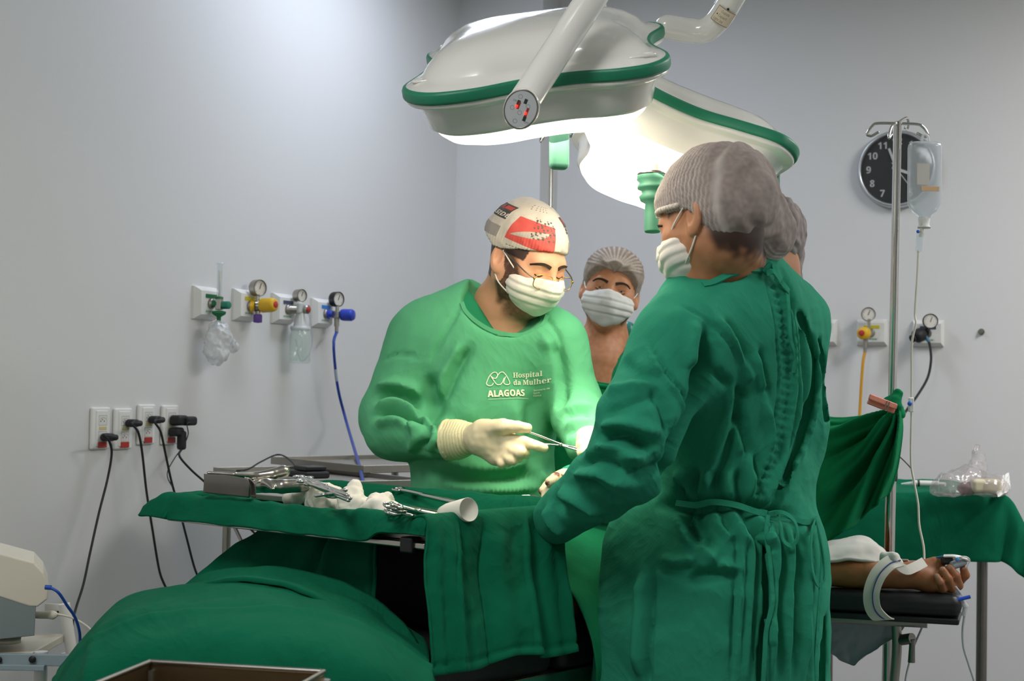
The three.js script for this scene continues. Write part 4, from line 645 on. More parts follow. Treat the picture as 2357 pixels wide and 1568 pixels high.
// ---- nurse in the foreground, seen from behind ----------------------------------------------------------
{
  const f2 = dirOf(-.8, 0, -.6), lat = dirOf(-.6, 0, .8), base = P(1660, 1300, 2.88); base.y = 0;
  const g = thing('person', 'nurse in the foreground seen from behind in teal green gown and gathered grey cap', 'person', base);
  const b = new Body();
  b.chain([P(1690, 760, 2.83), P(1688, 900, 2.86), P(1700, 1040, 2.87), P(1690, 1165, 2.87)], [.172, .182, .165, .152], .05, f2, .72);
  b.chain([P(1690, 1165, 2.87), P(1672, 1300, 2.88), P(1662, 1450, 2.88), P(1655, 1900, 2.9)], [.15, .215, .222, .25], .06, f2, .86);
  b.cone(P(1480, 1260, 2.9), P(1470, 1620, 2.9), .07, .085, .08);
  b.cone(P(1580, 785, 2.7), P(1800, 750, 3.0), .075, .076, .08).cone(P(1690, 695, 2.83), P(1585, 768, 2.72), .066, .066, .06).cone(P(1705, 680, 2.84), P(1810, 735, 2.98), .06, .07, .06);
  b.cone(P(1800, 800, 2.94), P(1822, 960, 2.93), .07, .068, .06).cone(P(1805, 1000, 2.94), P(1800, 1080, 2.94), .06, .055, .06);
  b.chain([P(1552, 818, 2.67), P(1478, 965, 2.62), P(1450, 1060, 2.62), P(1380, 1120, 2.72), P(1280, 1195, 2.84)], [.082, .076, .072, .062, .046], .05);
  b.chain([P(1800, 780, 3.04), P(1640, 1020, 3.22), P(1420, 1110, 3.12), P(1325, 1118, 3.12)], [.075, .068, .056, .046], .04);
  const gb = new Body(); gb.p = b.p.slice();
  b.cutCone(P(1645, 600, 2.74), P(1655, 540, 2.72), .062, .09, .012).cutCone(P(1690, 618, 2.82), P(1650, 520, 2.76), .05, .09, .012);
  // gown gaping open at the back: slits that show the dark inside
  const slit = (pts, rs) => { for (const dep of [-.003, -.014, -.026]) { const q = pts.map(p => gb.trace(p[0], p[1])).filter(Boolean).map(p => p.clone().addScaledVector(T0, dep)); for (let i = 0; i + 1 < q.length; i++) b.cutCone(q[i], q[i + 1], rs[i] ?? rs[0], rs[i + 1] ?? rs[0], .003); } };
  slit([[1845, 722], [1862, 775], [1872, 830], [1870, 900], [1858, 960], [1842, 1015], [1822, 1075], [1806, 1115]], [.006, .009, .011, .011, .011, .009, .007, .004]);
  slit([[1882, 785], [1893, 830], [1900, 880], [1903, 960], [1902, 1040], [1897, 1085]], [.006, .012, .012, .01, .009, .004]);
  slit([[1762, 1195], [1764, 1290], [1766, 1400], [1757, 1500], [1752, 1620]], [.005, .006, .008, .009, .012]);
  slit([[1898, 1420], [1896, 1480], [1892, 1540], [1890, 1620]], [.004, .01, .014, .016]);
  b.cutPlane(V(0, .3, 0), V(0, -1, 0));
  const cr = new Creases(gb);
  const E1 = [[1788, 625], [1806, 690], [1818, 770], [1822, 860], [1818, 950], [1803, 1050], [1778, 1130], [1762, 1180]];
  cr.line(.008, .007, ...E1).line(.014, -.014, ...E1.map(p => [p[0] + 18, p[1] + 4])).line(.012, -.010, ...E1.slice(1, 6).map(p => [p[0] + 34, p[1] + 20]));
  cr.line(.004, -.004, ...E1.map(p => [p[0] - 30, p[1] + 4]));
  for (let i = 0; i < 26; i++) { const y = 660 + i * 19, x = 1788 + Math.sin((y - 600) / 520 * 3.1) * 34 - (y > 950 ? (y - 950) * .13 : 0); cr.line(.0045, -.003, [x - 26, y], [x, y + 5]); }
  cr.line(.006, .006, [1880, 790], [1886, 860], [1878, 940], [1855, 1020], [1815, 1100], [1795, 1140]);
  cr.line(.008, .006, [1908, 830], [1912, 900], [1908, 1000]);
  // shoulder seam, sleeve head seam
  cr.line(.004, -.004, [1490, 780], [1530, 850], [1570, 900], [1590, 950]).line(.005, .004, [1480, 788], [1522, 858], [1562, 908], [1582, 958]);
  cr.line(.004, -.003, [1560, 700], [1600, 720], [1640, 740], [1680, 790], [1710, 850]);
  // pull lines over the shoulder blade
  cr.line(.02, -.014, [1635, 735], [1628, 790], [1622, 840], [1600, 900]).line(.018, .01, [1610, 740], [1600, 800], [1598, 850]).line(.012, -.009, [1590, 960], [1570, 1000], [1552, 1030]);
  cr.line(.022, -.03, [1640, 780], [1628, 860], [1600, 940], [1570, 1010], [1548, 1050]).line(.02, -.022, [1548, 1050], [1545, 1100], [1562, 1160]);
  cr.line(.012, .008, [1650, 730], [1690, 780], [1718, 850], [1728, 880]).line(.011, -.009, [1668, 735], [1705, 790], [1722, 840]).line(.011, .008, [1740, 810], [1748, 860], [1762, 900]).line(.009, -.008, [1750, 800], [1758, 860], [1770, 910]);
  cr.line(.012, .009, [1685, 880], [1680, 950], [1650, 1050], [1615, 1130]).line(.013, -.01, [1698, 890], [1694, 950], [1670, 1050], [1640, 1140]).line(.01, -.009, [1640, 840], [1660, 870], [1680, 888]).line(.008, -.008, [1692, 895], [1710, 905], [1718, 920]);
  cr.line(.011, .009, [1690, 970], [1700, 1010], [1712, 1050]).line(.012, -.01, [1700, 950], [1708, 1000], [1730, 1060]).line(.012, .01, [1730, 1040], [1728, 1100], [1725, 1165]).line(.011, -.012, [1740, 1040], [1738, 1110], [1733, 1168]).line(.01, .008, [1760, 920], [1775, 1000], [1770, 1080]);
  // waist gathers
  for (const [x0, x1, h] of [[1540, 1575, -.014], [1556, 1590, .01], [1600, 1600, -.012], [1622, 1650, .009], [1640, 1655, -.012], [1668, 1685, .01], [1700, 1715, -.01], [1730, 1742, .009]]) { cr.line(.012, h, [x0, 1080], [x1 - 8, 1130], [x1, 1165]); cr.line(.012, h, [x1, 1172], [x1 + 12, 1210], [x1 + 40, 1260]); }
  cr.line(.014, -.018, [1520, 1160], [1600, 1168], [1680, 1162], [1760, 1176], [1830, 1190], [1885, 1180]);
  // skirt
  cr.line(.012, .01, [1560, 1175], [1580, 1230], [1630, 1265], [1650, 1300]).line(.012, -.01, [1575, 1180], [1600, 1235], [1650, 1270]).line(.012, .011, [1650, 1300], [1680, 1310], [1705, 1312]).line(.013, -.014, [1580, 1330], [1640, 1322], [1705, 1318]).line(.01, .008, [1640, 1175], [1660, 1215], [1695, 1245]).line(.01, -.009, [1600, 1300], [1560, 1310], [1520, 1305]).line(.012, .008, [1520, 1290], [1570, 1296], [1600, 1288]);
  cr.line(.006, .008, [1708, 1185], [1706, 1300], [1700, 1420], [1694, 1568]).line(.006, -.006, [1700, 1185], [1698, 1300], [1692, 1420], [1686, 1568]);
  cr.line(.007, -.01, [1502, 1310], [1500, 1400], [1494, 1500], [1492, 1590]).line(.02, .012, [1480, 1320], [1478, 1420], [1474, 1560]);
  for (const [x, h] of [[1725, .006], [1742, -.006], [1782, .007], [1798, -.008], [1815, .007], [1832, -.009], [1850, .007], [1866, -.007], [1915, .006], [1928, -.006]]) cr.line(.009, h, [x, 1210], [x + 6, 1300], [x + (h > 0 ? 2 : -4), 1400], [x - 6, 1568]);
  cr.line(.006, .008, [1774, 1200], [1772, 1290], [1776, 1400], [1772, 1560]).line(.006, .006, [1866, 1220], [1862, 1320], [1856, 1420], [1850, 1560]);
  // sleeve
  for (const [a, h] of [[[[1392, 960], [1450, 930], [1520, 910]], -.006], [[[1385, 985], [1440, 975], [1530, 1000]], .012], [[[1378, 1010], [1440, 1006], [1510, 1050]], -.014], [[[1370, 1030], [1430, 1030], [1480, 1070]], .011], [[[1330, 1075], [1380, 1060], [1440, 1090]], -.013], [[[1320, 1095], [1380, 1085], [1450, 1120]], .012], [[[1330, 1110], [1370, 1120], [1440, 1160]], -.014], [[[1290, 1130], [1330, 1150], [1390, 1180]], .01], [[[1275, 1150], [1310, 1180], [1370, 1198]], -.012], [[[1262, 1165], [1275, 1200], [1300, 1225]], .009], [[[1430, 830], [1470, 860], [1540, 870]], -.006], [[[1490, 880], [1530, 940], [1540, 1010]], -.01], [[[1400, 900], [1440, 890], [1500, 880]], .006], [[[1420, 1060], [1470, 1050], [1520, 1030]], .01], [[[1440, 1090], [1490, 1085], [1530, 1065]], -.012]]) cr.line(.013, h, ...a);
  const gg = b.mesh(.0056, { move: (p, n) => cr.at(p) * 1.35 + fbm(p.x * 8, p.y * 8, p.z * 8) * .007 + noise(p.x * 30, p.y * 18, p.z * 30) * .002 });
  const gown = part(g, 'gown', gg, M.gownNurse);
  const on = (px, py, off = .004) => { const p = gb.trace(px, py, 1.6, off); return p || P(px, py, 2.7); };
  const toV = () => T0;
  part(gown, 'waist_tie', ribbon([on(1556, 1158), on(1600, 1163), on(1640, 1156), on(1690, 1162), on(1740, 1178), on(1765, 1182)], .011, .003, dirOf(.5, .1, .8), 60), M.gownNurse);
  part(gown, 'waist_tie', ribbon([on(1768, 1184), on(1800, 1182), on(1850, 1202), on(1880, 1194)], .010, .003, dirOf(.6, .1, .8), 30), M.gownNurse);
  part(gown, 'bow_loop', ribbon([on(1770, 1184, .008), on(1800, 1180, .02), on(1828, 1200, .024), on(1836, 1235, .02), on(1822, 1256, .016), on(1803, 1245, .014), on(1798, 1215, .014), on(1792, 1186, .01)], .008, .0025, dirOf(.75, .1, .6), 60), M.gownNurse);
  part(gown, 'tie_end', ribbon([on(1768, 1186, .012), on(1764, 1230, .012), on(1772, 1290, .01), on(1776, 1340, .01), on(1778, 1390, .012), on(1764, 1450, .014), on(1760, 1510, .014), on(1756, 1580, .014)], .009, .0025, dirOf(.6, 0, .8), 70), M.gownNurse);
  part(gown, 'bow_loop', ribbon([on(1880, 1194, .01), on(1868, 1230, .018), on(1868, 1300, .016), on(1882, 1346, .016), on(1898, 1330, .018), on(1896, 1270, .02), on(1884, 1215, .016), on(1878, 1196, .012)], .008, .0025, dirOf(.85, .0, .5), 60), M.gownNurse);
  part(gown, 'tie_end', ribbon([on(1882, 1200, .014), on(1892, 1280, .016), on(1888, 1360, .016), on(1882, 1440, .014), on(1878, 1510, .014), on(1880, 1580, .014)], .008, .0025, dirOf(.7, 0, .7), 60), M.gownNurse);
  part(gown, 'neck_tie', mg([ribbon([on(1758, 628, .004), on(1772, 612, .012), on(1780, 612, .014), on(1790, 640, .01), on(1808, 662, .012), on(1816, 672, .01)], .012, .003, dirOf(.6, .3, .7), 50), ribbon([on(1764, 630, .01), on(1780, 626, .016), on(1796, 648, .014), on(1784, 640, .01)], .01, .003, dirOf(.6, .4, .7), 30)]), M.gownNurse);
  part(gown, 'tie_end', ribbon([on(1812, 668, .01), on(1816, 720, .01), on(1820, 780, .012), on(1830, 820, .012), on(1826, 858, .01)], .008, .0025, dirOf(.6, .1, .8), 40), M.gownNurse);
  part(gown, 'collar_binding', ribbon([[1618, 655], [1640, 650], [1680, 632], [1720, 622], [1758, 622]].map(q => on(q[0], q[1], .0)), .012, .004, dirOf(.2, .7, .7), 40), M.gownNurse);
  // inner scrub visible between the flaps
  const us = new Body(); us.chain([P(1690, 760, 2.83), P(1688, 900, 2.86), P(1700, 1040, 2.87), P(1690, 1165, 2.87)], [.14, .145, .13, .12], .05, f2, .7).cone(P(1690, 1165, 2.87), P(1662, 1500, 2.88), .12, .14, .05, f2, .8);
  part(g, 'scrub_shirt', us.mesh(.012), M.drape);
  // head
  const hf = dirOf(-.72, -.34, -.6), hm = basisFrom(P(1642, 516, 2.74), hf, dirOf(.05, 1, 0)), inv = hm.clone().invert();
  const nk = [[P(1688, 640, 2.82).applyMatrix4(inv), P(1700, 740, 2.85).applyMatrix4(inv)], [.058, .072]];
  const hs = headShape({ neck: nk, closed: true, jaw: .95 });
  hs.cone(P(1690, 640, 2.8).applyMatrix4(inv), P(1620, 690, 2.76).applyMatrix4(inv), .05, .05, .05);
  const sk = lin(0xc48a62), sk2 = lin(0xb67c56), hair = lin(0x1c1210);
  const hg = put(hs.mesh(.0034), hm);
  skinCols(hg, inv, (q, c) => {
    const n = noise(q.x * 60, q.y * 60, q.z * 60); mixC(sk, sk2, clamp(.5 + n, 0, 1), c); const ax = Math.abs(q.x);
    let t = 0; if (q.z < -.02) t = sstep(-.095, -.055, q.y - (q.z + .02) * .35 + n * .015) * sstep(-.018, -.034, q.z); if (q.y > .012 && ax > .045 && q.z > -.02 && q.z < .05) t = Math.max(t, sstep(.012, .03, q.y + n * .01) * .9);
    if (ax > .074 && q.z > -.035 && q.z < .02) t = 0; mixC(c.toArray(), hair, clamp(t, 0, 1) * .94, c);
  });
  const body = part(g, 'body', hg, skinTone(), { label: 'face in profile, ear and neck' });
  brows(body, hs, hm, hf, .007);
  // gathered cap with a bun
  const w = (px, py, d) => P(px, py, d).applyMatrix4(inv);
  const cap = new Body(); cap.ell(V(0, .048, -.014), .086, .09, .11, .02).ell(V(0, .004, -.042), .083, .066, .072, .03);
  cap.cutBelowBoth(V(0, .052, .09), V(0, -1, .4), V(0, .024, .0), V(0, -1, 2.4)).cutPlane(V(0, -.07, -.1), V(0, -1, .35)); cap.cone(w(1680, 450, 2.78), w(1752, 530, 2.8), .078, .052, .06).cone(w(1740, 512, 2.8), w(1760, 540, 2.8), .056, .045, .04);
  const cg = cap.mesh(.0026, { move: p => {
    const s = p.z + p.y * .35 + noise(p.x * 18, p.y * 18, p.z * 18) * .008, front = sstep(-.075, -.03, p.z + .0) * sstep(.128, .1, p.y);
    let d = Math.sin(s * 760 + Math.sin(p.y * 300) * .7) * .0012 * front;
    d += Math.sin(p.z * 190 + p.y * 60 + noise(p.x * 10, p.y * 10, p.z * 10) * 4) * .003 * sstep(-.05, -.09, p.z);
    return d + fbm(p.x * 16, p.y * 16, p.z * 16) * .006; } });
  const cA = lin(0xa0938b), cB = lin(0x857a76), cW = lin(0xd4ccc4);
  tint(cg, (q, c) => { const n = noise(q.x * 120, q.y * 120, q.z * 120), s = q.z + q.y * .35 + noise(q.x * 18, q.y * 18, q.z * 18) * .008; const front = sstep(-.075, -.03, q.z);
    mixC(cB, cA, clamp(.5 + n * .6 + front * .4, 0, 1), c); const ln = clamp(Math.sin(s * 760 + Math.sin(q.y * 300) * .7), 0, 1) * front; mixC(c.toArray(), cW, ln * .6, c);
    const st = Math.exp(-(((q.z + .072 + (q.y - .04) * .25) / .007) ** 2)); mixC(c.toArray(), cW, st * .65 * sstep(.13, .06, q.y), c);
    if (q.z > .066) mixC(c.toArray(), lin(0xc9bdb0), sstep(.06, .09, q.z) * .7, c); });
  const cp = part(g, 'surgical_cap', put(cg, hm), mat(0xffffff, .9, 0, { vertexColors: true }), { label: 'gathered grey nonwoven cap over dark hair' });
  const frill = []; for (let i = 0; i <= 30; i++) { const t = i / 30, y = lerp(.054, .028, t), z = lerp(.1, .012, t); let x = .02; for (; x < .1; x += .001) if (cap.d(x, y + .01, z) > 0) break; frill.push(V(z > .09 ? x * .6 : x, y + .002 + Math.sin(i * 2.4) * .0015, z)); }
  part(cp, 'elastic_edge', tube(frill.map(p => p.applyMatrix4(hm)), .0045, 90, false, 8), mat(0xd6ccc0, .9));
  part(cp, 'hair_tie', ribbon([w(1796, 478, 2.765), w(1788, 496, 2.752), w(1776, 512, 2.746), w(1768, 520, 2.744)].map(p => p.applyMatrix4(hm)), .012, .004, dirOf(.5, .2, 1), 20), mat(0xc05a78, .8), { label: 'pink hair tie showing through' });
  const mk = part(g, 'face_mask', put(maskShape().mesh(.003, { move: pleats }), hm), M.mask, { label: 'cream face mask seen from the side' });
  for (const s of [-1, 1]) { part(mk, 'ear_loop', loopTube(hm, [[s * .056, -.012, .066], [s * .074, .004, .035], [s * .081, .024, .002]]), M.elastic); part(mk, 'ear_loop', loopTube(hm, [[s * .062, -.066, .04], [s * .077, -.05, .01], [s * .082, -.03, -.01]]), M.elastic); }
  legs(g, base, f2, .45);
  // gloved hands
  const h = new Body();                                       // right hand, in the light of the field
  h.cone(P(1330, 1117, 3.12), P(1302, 1118, 3.1), .027, .03, .02).cone(P(1302, 1116, 3.1), P(1280, 1120, 3.08), .028, .024, .02);
  finger(h, [P(1284, 1114, 3.08), P(1262, 1120, 3.06), P(1250, 1130, 3.05)], [.0145, .012, .0095]);
  finger(h, [P(1286, 1122, 3.07), P(1266, 1132, 3.04), P(1256, 1144, 3.04)], [.0145, .012, .0095]);
  finger(h, [P(1290, 1130, 3.07), P(1274, 1142, 3.04), P(1264, 1152, 3.05)], [.014, .0115, .0095]);
  finger(h, [P(1296, 1134, 3.08), P(1284, 1148, 3.06), P(1276, 1158, 3.06)], [.013, .0105, .009]);
  finger(h, [P(1300, 1106, 3.09), P(1280, 1102, 3.05), P(1266, 1110, 3.03)], [.0155, .0125, .0105]);
  const bl = lin(0x7a3a2a), gl = lin(0xe6d9b4), hgl = h.mesh(.0028); tint(hgl, (p, c) => { const n = noise(p.x * 55, p.y * 55, p.z * 55) + noise(p.x * 140, p.y * 140, p.z * 140) * .4; mixC(gl, bl, sstep(.25, .5, n + sstep(.06, .0, p.distanceTo(P(1252, 1130, 3.05))) * .4), c); });
  part(g, 'glove', hgl, phys(0xffffff, .4, { vertexColors: true }), { label: 'bright glove with blood specks at the wound' });
  const h2 = new Body();                                      // left hand, lowered behind the tray cover
  h2.cone(P(1290, 1190, 2.83), P(1262, 1222, 2.87), .028, .03, .02).cone(P(1262, 1222, 2.87), P(1246, 1236, 2.9), .028, .024, .02);
  [[0, 0], [-6, 8], [-10, 16], [-10, 24]].forEach(([dx, dy], i) => finger(h2, [P(1248 + dx * .4, 1228 + dy, 2.9), P(1226 + dx * .3, 1240 + dy, 2.94), P(1212, 1252 + dy, 2.97)], [.014, .0115, .0092]));
  finger(h2, [P(1268, 1210, 2.9), P(1246, 1206, 2.94), P(1232, 1216, 2.96)], [.0155, .0125, .0105]);
  part(g, 'glove', h2.mesh(.003), M.glove, { label: 'lowered gloved hand by the tray cover' });
}
// ---- second nurse, all but her cap hidden behind the first ----------------------------------------------
{
  const f3 = dirOf(-.85, 0, -.5), base = P(1735, 1300, 3.23); base.y = 0;
  const g = thing('person', 'person in grey cap almost hidden behind the foreground nurse', 'person', base);
  const b = new Body();
  b.chain([P(1735, 800, 3.24), P(1735, 950, 3.26), P(1730, 1120, 3.26), P(1730, 1300, 3.26), P(1725, 1700, 3.28)], [.15, .155, .145, .16, .17], .05, f3, .7).cone(P(1630, 800, 3.14), P(1815, 800, 3.34), .07, .068, .07).cone(P(1745, 735, 3.24), P(1735, 790, 3.24), .07, .08, .06);
  b.chain([P(1625, 810, 3.16), P(1600, 960, 3.18), P(1560, 1060, 3.26)], [.074, .06, .05], .05).chain([P(1815, 810, 3.36), P(1700, 980, 3.44), P(1580, 1060, 3.38)], [.07, .058, .048], .05).cutPlane(V(0, .35, 0), V(0, -1, 0));
  part(g, 'gown', b.mesh(.012, { move: p => fbm(p.x * 9, p.y * 9, p.z * 9) * .008 }), M.gownNurse);
  const hf = dirOf(-.78, -.5, -.42), hm = basisFrom(P(1735, 610, 3.22), hf, Yv), inv = hm.clone().invert();
  const hs = headShape({ neck: [[P(1748, 720, 3.25).applyMatrix4(inv), P(1745, 790, 3.25).applyMatrix4(inv)], [.057, .07]], closed: true }), hg = put(hs.mesh(.005), hm), sk = lin(0xb07a58);
  tint(hg, (p, c) => c.setRGB(...sk)); part(g, 'body', hg, skinTone());
  const w = (px, py, d) => P(px, py, d).applyMatrix4(inv), cap = new Body(); cap.ell(V(0, .05, -.016), .086, .09, .11, .02).cutBelowBoth(V(0, .05, .09), V(0, -1, .4), V(0, .024, .0), V(0, -1, 1.15)).cone(w(1752, 545, 3.24), w(1792, 642, 3.26), .085, .052, .06);
  const cg = cap.mesh(.0035, { move: p => Math.sin((p.z + p.y * .5) * 420 + noise(p.x * 20, p.y * 20, p.z * 20) * 5) * .0016 + fbm(p.x * 20, p.y * 20, p.z * 20) * .005 }), cA = lin(0x9a8f8b), cB = lin(0x746b6a); tint(cg, (q, c) => mixC(cA, cB, clamp(.5 + noise(q.x * 90, q.y * 40, q.z * 90), 0, 1), c));
  part(g, 'surgical_cap', put(cg, hm), mat(0xffffff, .9, 0, { vertexColors: true }));
  part(g, 'face_mask', put(maskShape().mesh(.005), hm), M.mask);
  legs(g, base, f3, .5);
}
// ---- anaesthetist in the background ---------------------------------------------------------------------
{
  const f4 = dirOf(.02, 0, 1), base = P(1395, 1000, 4.62); base.y = 0;
  const g = thing('person', 'masked person in hair net and green scrub top looking over the screen drape', 'person', base);
  const b = new Body();
  b.chain([P(1385, 860, 4.6), P(1385, 1000, 4.6), P(1390, 1250, 4.62)], [.165, .165, .16], .06, f4, .66).cone(P(1265, 830, 4.62), P(1520, 845, 4.6), .07, .068, .07).cone(P(1400, 770, 4.66), P(1280, 820, 4.64), .05, .06, .05).cone(P(1400, 770, 4.66), P(1500, 830, 4.62), .05, .06, .05);
  b.chain([P(1262, 850, 4.6), P(1235, 1000, 4.58), P(1290, 1090, 4.42)], [.07, .055, .045], .05).chain([P(1520, 860, 4.6), P(1560, 1010, 4.58), P(1500, 1090, 4.42)], [.07, .055, .045], .05);
  const gb = new Body(); gb.p = b.p.slice();
  const pl = (a, b2, inn) => { const n = ray(...a).cross(ray(...b2)).normalize(); return n.dot(ray(...inn)) < 0 ? n.negate() : n; };
  b.cutBelowBoth(camera.position, pl([1316, 768], [1353, 882], [1385, 780]), camera.position, pl([1462, 780], [1353, 882], [1385, 780])).cutCone(P(1398, 760, 4.5), P(1403, 700, 4.7), .08, .08, .01).cutPlane(V(0, .75, 0), V(0, -1, 0));
  part(g, 'scrub_top', b.mesh(.008, { move: p => fbm(p.x * 10, p.y * 10, p.z * 10) * .007 }), M.scrub);
  const hf = dirOf(-.06, .0, 1), hm = basisFrom(P(1404, 674, 4.53), hf, dirOf(.2, 1, 0)), inv = hm.clone().invert();
  const hs = headShape({ neck: [[P(1397, 770, 4.6).applyMatrix4(inv), P(1392, 850, 4.62).applyMatrix4(inv)], [.058, .08]], jaw: 1.02 });
  hs.cone(P(1375, 830, 4.57).applyMatrix4(inv), P(1365, 880, 4.58).applyMatrix4(inv), .09, .1, .06);
  const sk = lin(0xcc9068), sk2 = lin(0xc0825a), hair = lin(0x1d1410), beard = lin(0x40281c), hg = put(hs.mesh(.0027), hm);
  skinCols(hg, inv, (q, c) => { const n = noise(q.x * 80, q.y * 80, q.z * 80), ax = Math.abs(q.x); mixC(sk, sk2, clamp(.5 + n, 0, 1), c); let t = 0; if (ax > .05 && ax < .074 && q.y < -.03 && q.y > -.09 && q.z > -.02) t = .8 * sstep(-.01, .01, q.z); if (q.y > .02 && ax > .066 && q.z > -.02) t = .9; mixC(c.toArray(), beard, clamp(t + n * .1 * (t > 0 ? 1 : 0), 0, 1), c); });
  const body = part(g, 'body', hg, skinTone(), { label: 'face, neck and bare upper chest' });
  for (const s of [-1, 1]) {
    const e = part(body, 'eye', put(ball(V(s * .032, .006, .0732), .0108), hm), mat(0xa89080, .3)); part(e, 'iris', put(ball(V(s * .032, .005, .0787), .0064, 1, 1, .85), hm), mat(0x20130d, .2));
  }
  brows(body, hs, hm, hf, .0078);
  const cap = new Body(); cap.ell(V(0, .05, -.014), .086, .086, .106, .02).ell(V(0, .06, .01), .078, .066, .085, .03).ell(V(.0, .0, -.05), .084, .07, .07, .03).cutPlane(V(0, .07, .085), V(0, -1, .95));
  const fr = new Creases(cap); fr.from = 0; for (let i = 0; i < 17; i++) { const a = -1.9 + i / 16 * 3.8, p0 = V(.0, .06, .1), pts = []; for (let k = 0; k < 5; k++) { const t = k / 4, q = V(Math.sin(a) * t * .09, .066 + Math.cos(a * .8) * t * .085, .1 - t * t * .1); const c = V(0, .045, -.014), d = q.sub(c).normalize(); let r = .05; for (; r < .14; r += .002) { if (cap.d(c.x + d.x * r, c.y + d.y * r, c.z + d.z * r) > 0) break; } pts.push(c.clone().addScaledVector(d, r)); } fr.raw(.0035, .003, pts); }
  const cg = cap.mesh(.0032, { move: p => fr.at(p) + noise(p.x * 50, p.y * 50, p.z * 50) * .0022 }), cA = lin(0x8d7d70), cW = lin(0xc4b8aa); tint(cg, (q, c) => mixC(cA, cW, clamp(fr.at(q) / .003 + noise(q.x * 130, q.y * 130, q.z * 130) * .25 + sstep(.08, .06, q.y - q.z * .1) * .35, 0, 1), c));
  const cm = part(g, 'hair_net', put(cg, hm), mat(0xffffff, .9, 0, { vertexColors: true }), { label: 'gathered pale hair net over dark hair' });
  const mk = part(g, 'face_mask', put(maskShape(-.002).mesh(.003, { move: p => pleats(p) + noise(p.x * 30, p.y * 18, p.z * 30) * .003 }), hm), M.maskWhite, { label: 'white face mask' });
  for (const s of [-1, 1]) { part(mk, 'ear_loop', loopTube(hm, [[s * .058, -.016, .06], [s * .074, .0, .03], [s * .081, .018, .0]]), M.elastic); part(mk, 'ear_loop', loopTube(hm, [[s * .062, -.066, .04], [s * .077, -.05, .01], [s * .082, -.034, -.008]]), M.elastic); }
  legs(g, base, f4, .85);
}
// ---------------------------------------------------------------- operating table, drapes, instrument stand
const AX = Rh.clone().multiplyScalar(.66).addScaledVector(Th, -.75).normalize(), NX = Rh.clone().multiplyScalar(.75).addScaledVector(Th, .66).normalize();   // along the table towards the head; across it towards the nurses
const T00 = P(1330, 1130, 3.22); T00.y = 0;
const tb = (s, w, y) => T00.clone().addScaledVector(AX, s).addScaledVector(NX, w).add(V(0, y, 0));
const tbM = frame(T00, AX, Yv, AX.clone().cross(Yv));
{
  const g = thing('operating_table', 'dark padded operating table under the green drapes', 'operating table', T00.clone());
  const bx = (w, h, d, r, s, y, n) => put(rb(w, h, d, r, s, y, n, 3), frame(T00, AX, Yv, AX.clone().cross(Yv)));
  part(g, 'mattress', bx(.62, .07, .4, .02, -.62, .87, 0), M.rubber); part(g, 'mattress', bx(.72, .07, .42, .02, .06, .87, 0), M.rubber); part(g, 'mattress', bx(.42, .07, .46, .02, .64, .87, 0), M.rubber);
  part(g, 'frame', bx(1.75, .05, .36, .01, -.03, .81, 0), M.steelSatin); part(g, 'side_rail', bx(1.6, .03, .012, .003, -.05, .82, .2), M.steel); part(g, 'side_rail', bx(1.6, .03, .012, .003, -.05, .82, -.2), M.steel);
  part(g, 'leg_support', bx(.2, .2, .34, .04, -.36, .99, 0), M.rubber);
  part(g, 'column', bx(.26, .68, .26, .02, 0, .45, 0), M.steelSatin); part(g, 'base', bx(.95, .11, .5, .03, -.05, .056, 0), M.greyPaint);
}
const PAT = { label: 'patient lying under the green drapes, one strapped arm stretched out on the arm board' };
// cloth over the belly, hanging at both sides, with the opening for the operation
{
  const prof = [[-.42, .5], [-.36, .75], [-.3, .96], [-.2, 1.05], [-.06, 1.085], [.06, 1.085], [.18, 1.05], [.26, .95], [.29, .78], [.31, .6], [.33, .45]];
  const rows = prof.map(([w, y]) => [-.27, -.16, -.05, .05, .2, .36, .5].map((s, i) => tb(s, w * (1 + (i % 2) * .03), y - (s < -.2 ? .05 : 0) + (w > .25 || w < -.25 ? 0 : Math.sin(s * 9) * .006))));
  const fn = (u, v, p) => { const side = sstep(.62, .8, v) + sstep(.3, .15, v); return fbm(p.x * 7, p.y * 7, p.z * 7) * .014 + side * Math.sin(u * 44 + noise(p.x * 5, p.y * 5, p.z * 5) * 5) * .012; };
  single('surgical_drape', 'green drape over the patient\'s belly, brightly lit between tray cover and nurse', 'drape', cloth(rows, 110, 110, { fn, thick: .004 }), linen(0x0f6e48, .004));
  const wound = new Body().ell(V(0, 0, 0), .055, .012, .03, .01, frame(tb(-.02, 0, 1.098), AX, Yv, NX)); single('surgical_wound', 'red open operation site in the belly drape under the gloves', 'wound', wound.mesh(.005, { move: p => noise(p.x * 60, p.y * 60, p.z * 60) * .006 }), mat(0x6e2018, .35));
  const pts = []; for (let i = 0; i < 14; i++) { const a = i / 14 * 6.283; pts.push(P(1215 + Math.cos(a) * 36, 1150 + Math.sin(a) * 9, 3.12 - Math.sin(a) * .05)); }
  single('ring_retractor', 'thin steel ring retractor lying by the gloved hands', 'retractor', tube(pts, .0022, 60, true, 8), M.chrome);
}
